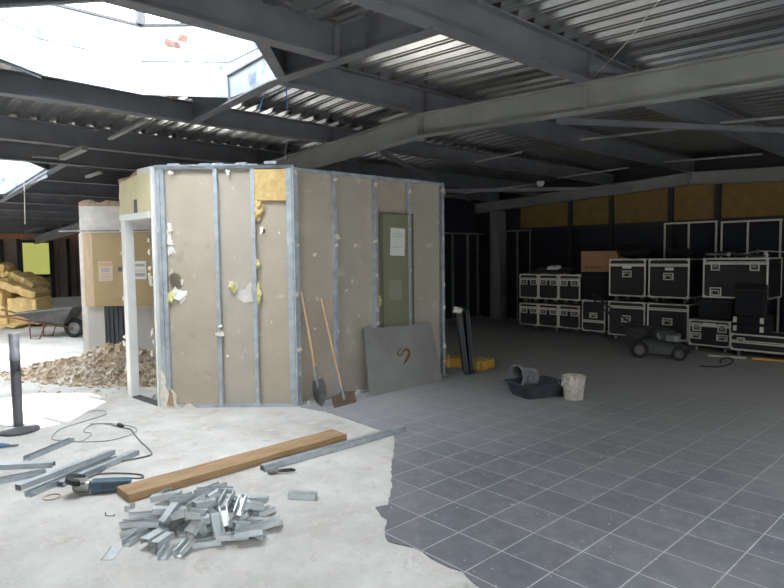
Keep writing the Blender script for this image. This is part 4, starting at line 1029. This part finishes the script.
# ------------------------------------------------------------------ flight cases
def case(label, x0, x1, z0, z1, yf, d, split=None, fit=(), cast=True, feet=False, group='flight cases along the back wall', m='case_black', name='flight_case', mid=None):
    w = x1-x0; h = z1-z0
    r = thing(name, label, 'flight case', (x0, yf, z0), 0, group)
    c = .09 if cast else 0
    b = MB(); b.box((.006, .006, c+.006), (w-.006, d-.006, (h*split if split else h)-.004)); b.build('body', m, r)
    if split:
        b = MB(); b.box((.006, .006, h*split+.004), (w-.006, d-.006, h-.006)); b.build('lid', m, r)
    t = .024
    b = MB()
    for xx in (0, w-t):
        for yy in (0, d-t): b.box((xx, yy, c), (xx+t, yy+t, h))
    for zz in [c, h-t]:
        for yy in (0, d-t): b.box((t, yy, zz), (w-t, yy+t, zz+t))
        for xx in (0, w-t): b.box((xx, t, zz), (xx+t, d-t, zz+t))
    b.build('edge_trim', 'alu', r, bevel=.004)
    for s in ([split] if split else []) + ([mid] if mid else []):
        b = MB(); b.box((t, -.002, h*s-.026), (w-t, .006, h*s-.004)); b.box((t, -.002, h*s+.004), (w-t, .006, h*s+.02)); b.build('split_trim', 'alu', r)
    for xx in (0, w):
        for zz in (c, h):
            b = MB(); b.blob((xx+(.026 if xx == 0 else -.026), .02, zz+(.022 if zz == c else -.022)), .029, 1, 0, 2); b.build('corner_ball', 'alu', r, smooth=True)
    for kind, u, v, ww, hh in fit:
        cx, cz = u*w, c+(h-c)*v
        if kind == 'tag':
            b = MB(); b.box((cx-ww/2, -.001, cz-hh/2), (cx+ww/2, .007, cz+hh/2)); b.build('tag', 'tag', r); continue
        b = MB()
        for lo, hi in (((-ww/2, -hh/2), (ww/2, -hh/2+.018)), ((-ww/2, hh/2-.018), (ww/2, hh/2)), ((-ww/2, -hh/2), (-ww/2+.018, hh/2)), ((ww/2-.018, -hh/2), (ww/2, hh/2))):
            b.box((cx+lo[0], -.006, cz+lo[1]), (cx+hi[0], .007, cz+hi[1]))
        pl = b.build('handle_plate' if kind == 'handle' else 'latch_plate', 'alu', r, bevel=.003)
        b = MB()
        if kind == 'handle': b.tube([(cx-ww*.3, -.004, cz-hh*.2), (cx-ww*.28, -.02, cz+hh*.12), (cx+ww*.28, -.02, cz+hh*.12), (cx+ww*.3, -.004, cz-hh*.2)], .009, 6); b.build('grip', 'alu', pl)
        else: b.box((cx-ww*.22, -.016, cz-hh*.2), (cx+ww*.22, .004, cz+hh*.2)); b.build('catch', 'worn_steel' if kind == 'latch' else 'alu', pl)
    if cast:
        for xx in (.1, w-.1):
            for yy in (.1, d-.1):
                b = MB(Matrix.Translation((xx, yy, 0))); b.box((-.04, -.035, c-.012), (.04, .035, c+.006)); b.box((-.022, -.02, .04), (-.016, .02, c-.012)); b.box((.016, -.02, .04), (.022, .02, c-.012))
                cs = b.build('castor', 'worn_steel', r)
                b = MB(Matrix.Translation((xx-.015, yy, .04)) @ Matrix.Rotation(R(90), 4, 'Y')); b.lathe([(.039, 0), (.039, .03)], 16); b.build('wheel', 'hub', cs)
    return r
SD = .6
pos = ['furthest from the mower', 'in the middle', 'nearest the mower']
f2 = (('latch', .25, .68, .16, .12), ('latch', .76, .68, .16, .12))
Zf = .008
for row, (z0, z1, nm, zz) in enumerate(((Zf, .56, 'lower', .0), (.57, 1.17, 'upper', 0))):
    for i, (x0, x1) in enumerate(((-5.29, -4.83), (-4.82, -4.36), (-4.35, -3.88))):
        case('small black flight case, %s row of the six, %s' % (nm, pos[i]), x0, x1, z0, z1-.005, 8.4+.0*i, .55, .84, f2)
case('narrow black flight case between the six small ones and the square four', -3.78, -3.3, Zf, .69, 8.3, .6, None, (('handle', .5, .52, .16, .1),), mid=.42)
hf = (('handle', .5, .6, .17, .12), ('tag', .5, .78, .16, .05))
case('square black flight case, upper one next to the carton', -3.13, -2.46, .72, 1.475, 8.1, .65, .86, hf)
case('square black flight case, upper one next to the big trunk', -2.41, -1.73, .72, 1.475, 8.1, .65, .86, (('handle', .5, .55, .17, .12), ('tag', .52, .74, .14, .05)))
case('square black flight case, lower one behind the mower handle', -3.14, -2.46, Zf, .715, 8.1, .65, .86, (('handle', .5, .5, .17, .12),))
case('square black flight case, lower one right behind the mower', -2.42, -1.73, Zf, .715, 8.1, .65, .86, (('handle', .5, .5, .17, .12),))
case('biggest black trunk case with two butterfly latches near its lid', -1.43, -.52, .865, 1.485, 7.85, .7, .88, (('latch', .2, .8, .13, .14), ('latch', .8, .8, .13, .14), ('handle', .21, .16, .17, .13)), cast=False)
case('low black case with four silver fittings on the floor beside the mower', -1.61, -.99, Zf, .51, 7.8, .5, .84, (('latch', .2, .72, .13, .13), ('latch', .8, .72, .13, .13), ('handle', .18, .38, .16, .1), ('handle', .8, .36, .16, .1), ('tag', .5, .84, .2, .045)))
case('long flat black flight case lying low under the padded boxes', -.97, .55, Zf, .35, 7.7, .55, .66, (('latch', .1, .62, .11, .08), ('latch', .9, .62, .11, .08)))
# plain black boxes filling the stack
def bbox(name, label, cat, x0, x1, z0, z1, yf, d, m='black_matte', bev=.02, extra=None):
    r = thing(name, label, cat, (x0, yf, z0)); b = MB(); b.box((0, 0, 0), (x1-x0, d, z1-z0)); b.build('body', m, r, bevel=bev)
    b = MB(); b.box((-.003, -.003, (z1-z0)*.8), (x1-x0+.003, d+.003, (z1-z0)*.8+.012)); b.build('seam', 'black', r)
    return r
cx0, cx1 = aty(581, 262, 8.47).x, aty(618, 262, 8.47).x; cz0, cz1 = aty(600, 272, 8.47).z, aty(600, 251, 8.47).z
bbox('speaker_box', 'plain black box on the narrow case, right under the brown carton', 'box', -3.868, -3.27, .695, cz0-.002, 8.42, .48)
bbox('equipment_box', 'plain black box carrying the biggest trunk case', 'box', -1.5, -.99, .515, .86, 7.86, .6)
bbox('padded_box', 'soft black padded box standing before the biggest trunk case', 'box', -.93, -.51, .62, 1.1, 7.72, .12*1, bev=.03)
r = thing('clasped_box', 'black double box with white clasps on the long flat case', 'box', (-.95, 7.74, .355))
b = MB(); b.box((0, 0, 0), (.43, .45, .13)); b.build('lower_tray', 'black_matte', r, bevel=.01)
b = MB(); b.box((0, 0, .135), (.43, .45, .262)); b.build('upper_tray', 'black_matte', r, bevel=.01)
for u in (.035, .395):
    for z in (.03, .16): b = MB(); b.box((u-.025, -.012, z), (u+.025, 0, z+.085)); b.build('clasp', 'alu', r, bevel=.004)
# carton
r = thing('cardboard_carton', 'brown cardboard carton with faint dark print on a black box', 'carton', (cx0, 8.47, cz0))
b = MB(); b.box((0, 0, 0), (cx1-cx0, .42, cz1-cz0)); b.build('body', 'carton', r, bevel=.004)
b = MB(); b.box((0, -.0015, .165), (cx1-cx0, 0, .172)); b.build('flap_seam', 'raw_edge', r)
def text_part(s, size, parent, loc, rot, m, ext=.001):
    cu = bpy.data.curves.new('printing', 'FONT'); cu.body = s; cu.size = size; cu.extrude = ext
    o = bpy.data.objects.new('tmp', cu); COL.objects.link(o)
    dg = bpy.context.evaluated_depsgraph_get(); me = bpy.data.meshes.new_from_object(o.evaluated_get(dg)); me.name = 'printing'
    COL.objects.unlink(o); bpy.data.objects.remove(o); bpy.data.curves.remove(cu)
    n = bpy.data.objects.new('printing', me); COL.objects.link(n); me.materials.clear(); me.materials.append(M[m]); n.parent = parent; n.location = loc; n.rotation_euler = rot
    return n
text_part('R AUDIO', .085, r, (.1, -.002, .055), (R(90), 0, 0), 'black')
# gear on the small cases
r = thing('sound_mixer', 'dark sound mixer lying on the upper small cases', 'mixer', (-5.1, 8.5, 1.17))
b = MB(); b.hexa([(0, 0, 0), (.95, 0, 0), (.95, .4, 0), (0, .4, 0), (0, 0, .05), (.95, 0, .05), (.95, .4, .13), (0, .4, .13)]); b.build('desk', 'black', r)
for k in range(14): b = MB(); b.lathe([(.012, 0), (.01, .025)], 8, Matrix.Translation((.08+k*.06, .2, .09))); b.build('knob', 'hub', r)
b = MB(); b.box((0, 0, 0), (.26, .2, .012)); b.box((.02, .02, .012), (.24, .19, .05)); tag(b.build('paper_stack', 'tag', loc=(-4.72, 8.52, 1.26), rot=(.2, 0, .1)), 'small white stack of papers on the dark sound mixer', 'papers', kind='thing')
# bags, cables and stands on the big cases
r = thing('duffel_bag', 'black duffel bag on the upper square case next to the carton', 'bag', (-2.85, 8.4, 1.478))
b = MB(); b.blob((0, .05, .13), .27, 2, .12, 3, (1.05, .75, .5)); b.build('body', 'black_matte', r, smooth=True)
b = MB(); b.tube([(-.12, -.1, .2), (-.1, -.12, .29), (.1, -.12, .29), (.12, -.1, .2)], .01, 6); b.build('strap', 'black', r)
def coil(label, c, rad, n, m='rubber', zs=.012):
    b = MB(); pts = [((rad+.02*math.sin(k*.7))*math.cos(k*.5), (rad+.02*math.cos(k*.9))*math.sin(k*.5)*.7, .012+zs*k/6+.015*math.sin(k*.31)**2) for k in range(n)]
    b.tube(pts, .011, 6); return tag(b.build('cable_coil', m, loc=c), label, 'cable', kind='thing')
coil('coiled black cable on the upper square case next to the trunk', (-1.98, 8.35, 1.478), .17, 75)
coil('coiled dark cable on the biggest trunk case', (-1.2, 8.1, 1.488), .14, 40)
def stand(label, c, rz, L=.9):
    r = thing('folded_stand', label, 'stand', c, rz)
    for k, s in enumerate((-1, 0, 1)): b = MB(); b.tube([(0, 0, .05), (L*.9, s*.1, .02+abs(s)*.01)], .012, 8); b.build('leg', 'alu' if k == 1 else 'black', r)
    b = MB(); b.tube([(-.35, 0, .06), (.3, 0, .045)], .016, 8); b.build('pole', 'worn_steel', r)
    b = MB(); b.blob((0, 0, .05), .035, 1, .1, 2); b.build('hub', 'alu', r)
stand('folded shiny tripod stand on the biggest trunk case', (-1.1, 7.98, 1.488), R(-4), .6)
r = thing('microphone_boom', 'slim boom pole reaching out over the biggest trunk case', 'pole', (-.78, 8.3, 1.488), 0)
b = MB(); b.tube([(-.35, .02, .03), (0, 0, .1), (.75, -.1, .06)], .009, 8); b.build('pole', 'alu', r)
b = MB(); b.blob((-.02, 0, .09), .03, 2, .1, 2); b.build('clutch', 'worn_steel', r)
b = MB(); b.lathe([(.03, 0), (.034, .05), (.02, .09)], 12); tag(b.build('white_item', 'tag', loc=(-.6, 8.0, 1.486)), 'small white cup standing on the biggest trunk case edge', 'item', kind='thing')  # shape made up for a small white bit of unknown nature
# pale poles lying on the floor in front, cable curl
q0, q1 = atz(708, 357), atz(746, 359.5)
b = MB(); b.tube([(q0.x, q0.y, .022), (q1.x, q1.y, .022)], .014, 8); tag(b.build('metal_tube', 'alu'), 'pale metal tube on the tiles before the low case', 'tube', kind='thing')
q0, q1 = atz(752, 360), atz(800, 364)
b = MB(); b.tube([(q0.x, q0.y, .022), (q1.x, q1.y, .022)], .014, 8); tag(b.build('metal_tube', 'yellow_box'), 'yellowish tube on the tiles before the long flat case', 'tube', kind='thing')
pts = [atz(x, y, .014) for x, y in ((700, 366), (715, 367), (728, 365), (733, 361), (729, 358), (722, 359), (720, 363))]
b = MB(); b.tube(smooth_path(pts, 6), .012, 6); tag(b.build('cable_loop', 'rubber'), 'looped black cable on the tiles before the low case', 'cable', kind='thing')

# ------------------------------------------------------------------ lawn mower
mq = atz(658.5, 358)
r = thing('lawn_mower', 'dark petrol lawn mower with folded handle parked before the cases', 'lawn mower', (mq.x, mq.y+.1, .008), R(16))
mq = None
# local x: to the front of the mower; y away
b = MB()
sec = [(-.36, .2, .1, .27), (-.2, .24, .08, .31), (.1, .24, .07, .28), (.3, .22, .08, .22), (.4, .14, .1, .17)]
vv = []
for x, hw, zl, zh in sec:
    x *= .84
    vv.append([b._v((x, y*hw, z)) for y, z in ((-1, zl), (-1, (zl+zh)*.5), (-.75, zh*.93), (-.3, zh), (.3, zh), (.75, zh*.93), (1, (zl+zh)*.5), (1, zl))])
for A, B in zip(vv, vv[1:]):
    for k in range(7): b.bm.faces.new([A[k], A[k+1], B[k+1], B[k]])
    b.bm.faces.new([A[7], A[0], B[0], B[7]])
b.bm.faces.new(vv[0]); b.bm.faces.new(vv[-1][::-1]); b.build('deck', 'mower', r, smooth=True)
b = MB(); b.lathe([(.15, .27), (.17, .3), (.17, .36), (.15, .41), (.08, .43), (.0001, .435)], 20, Matrix.Translation((.02, 0, 0))); b.build('engine_cover', 'mower', r, smooth=True)
b = MB(); b.box((.08, -.24, .27), (.26, .05, .36)); b.box((.1, -.27, .29), (.2, -.23, .34)); b.build('engine', 'engine', r, bevel=.012)
b = MB(); b.tube([(.0, -.17, .3), (-.02, -.2, .33), (-.02, -.2, .38)], .022, 8); b.build('fuel_cap', 'engine', r)
b = MB(); b.hexa([(-.5, -.2, .2), (-.2, -.2, .3), (-.2, .2, .3), (-.5, .2, .2), (-.45, -.18, .47), (-.15, -.2, .44), (-.15, .2, .44), (-.45, .18, .47)]); b.build('grass_box', 'black', r, bevel=.03)
def mwheel(x, y, rad):
    Tw = Matrix.Translation((x, y, rad)) @ Matrix.Rotation(R(90), 4, 'X')
    b = MB(Tw); b.lathe([(rad*.6, -.025), (rad*.92, -.028), (rad, -.018), (rad, .018), (rad*.92, .028), (rad*.6, .025), (rad*.6, -.025)], 24); w = b.build('wheel', 'rubber', r, smooth=True)
    b = MB(Tw); b.lathe([(rad*.16, -.03), (rad*.2, -.032), (rad*.22, -.02), (rad*.22, .02), (rad*.16, .03)], 14)
    for k in range(5): b.box((rad*.18, -.012, -.01), (rad*.64, .012, .018), Matrix.Rotation(6.283*k/5, 4, 'Z'))
    b.lathe([(rad*.58, -.022), (rad*.66, -.024), (rad*.66, .024), (rad*.58, .022), (rad*.58, -.022)], 20); b.build('hub', 'hub', w)
mwheel(-.27, -.27, .125); mwheel(-.27, .27, .125); mwheel(.27, -.26, .1); mwheel(.27, .26, .1)
for s in (-1, 1):
    b = MB(); b.tube([(-.3, s*.22, .22), (-.5, s*.22, .48), (-.9, s*.22, .78)], .013, 8); b.build('handle_bar', 'black', r, smooth=True)
b = MB(); b.tube(smooth_path([(-.9, -.22, .78), (-.97, -.2, .88), (-1.0, -.1, .92), (-1.0, .1, .92), (-.97, .2, .88), (-.9, .22, .78)], 4), .014, 8); b.build('grip', 'rubber', r, smooth=True)
b = MB(); b.tube(smooth_path([(-.95, -.2, .85), (-.8, -.26, .8), (-.6, -.24, .5), (-.3, -.2, .35), (0, -.1, .4)], 5), .006, 6); b.build('control_cable', 'rubber', r)

# ------------------------------------------------------------------ light
SUN_E, SKY, EXPO = 9.5, 6.0, 1.4
sd = bpy.data.lights.new('sun', 'SUN'); sd.energy = SUN_E; sd.angle = R(.6); sd.color = (1, .96, .9)
so = bpy.data.objects.new('sun', sd); COL.objects.link(so); so.rotation_euler = Vector((-.70, -.175, -1)).to_track_quat('-Z', 'Y').to_euler()
w = bpy.data.worlds.new('world'); scene.world = w; w.use_nodes = True
bg = w.node_tree.nodes['Background']; bg.inputs[0].default_value = (.92, .96, 1, 1); bg.inputs[1].default_value = SKY
def portal(x, y, z, sx, sy, name):
    l = bpy.data.lights.new(name, 'AREA'); l.shape = 'RECTANGLE'; l.size = sx; l.size_y = sy; l.cycles.is_portal = True
    o = bpy.data.objects.new(name, l); COL.objects.link(o); o.location = (x, y, z)
portal(4.95, 3.55, 3.58, 1.9, 4.1, 'added_fifth_skylight_portal'); portal(4.45, -2.15, 3.58, 2.4, 5.5, 'added_fourth_skylight_portal'); portal(-2.6, -.44, 3.75, 2.2, 2.1, 'skylight_portal'); portal(-9.07, -1.22, 3.58, 3.9, 2.65, 'far_skylight_portal'); portal(-14.45, -4.7, 3.38, 3.5, 4.0, 'added_third_skylight_portal')  # third, fourth and fifth portals serve the added unseen skylights

scene.view_settings.view_transform = 'Standard'; scene.view_settings.look = 'None'; scene.view_settings.gamma = 1
scene.view_settings.exposure = EXPO; scene.view_settings.use_curve_mapping = False
scene.cycles.use_denoising = True
scene.cycles.max_bounces = 10; scene.cycles.diffuse_bounces = 8; scene.cycles.glossy_bounces = 4; scene.cycles.transparent_max_bounces = 12
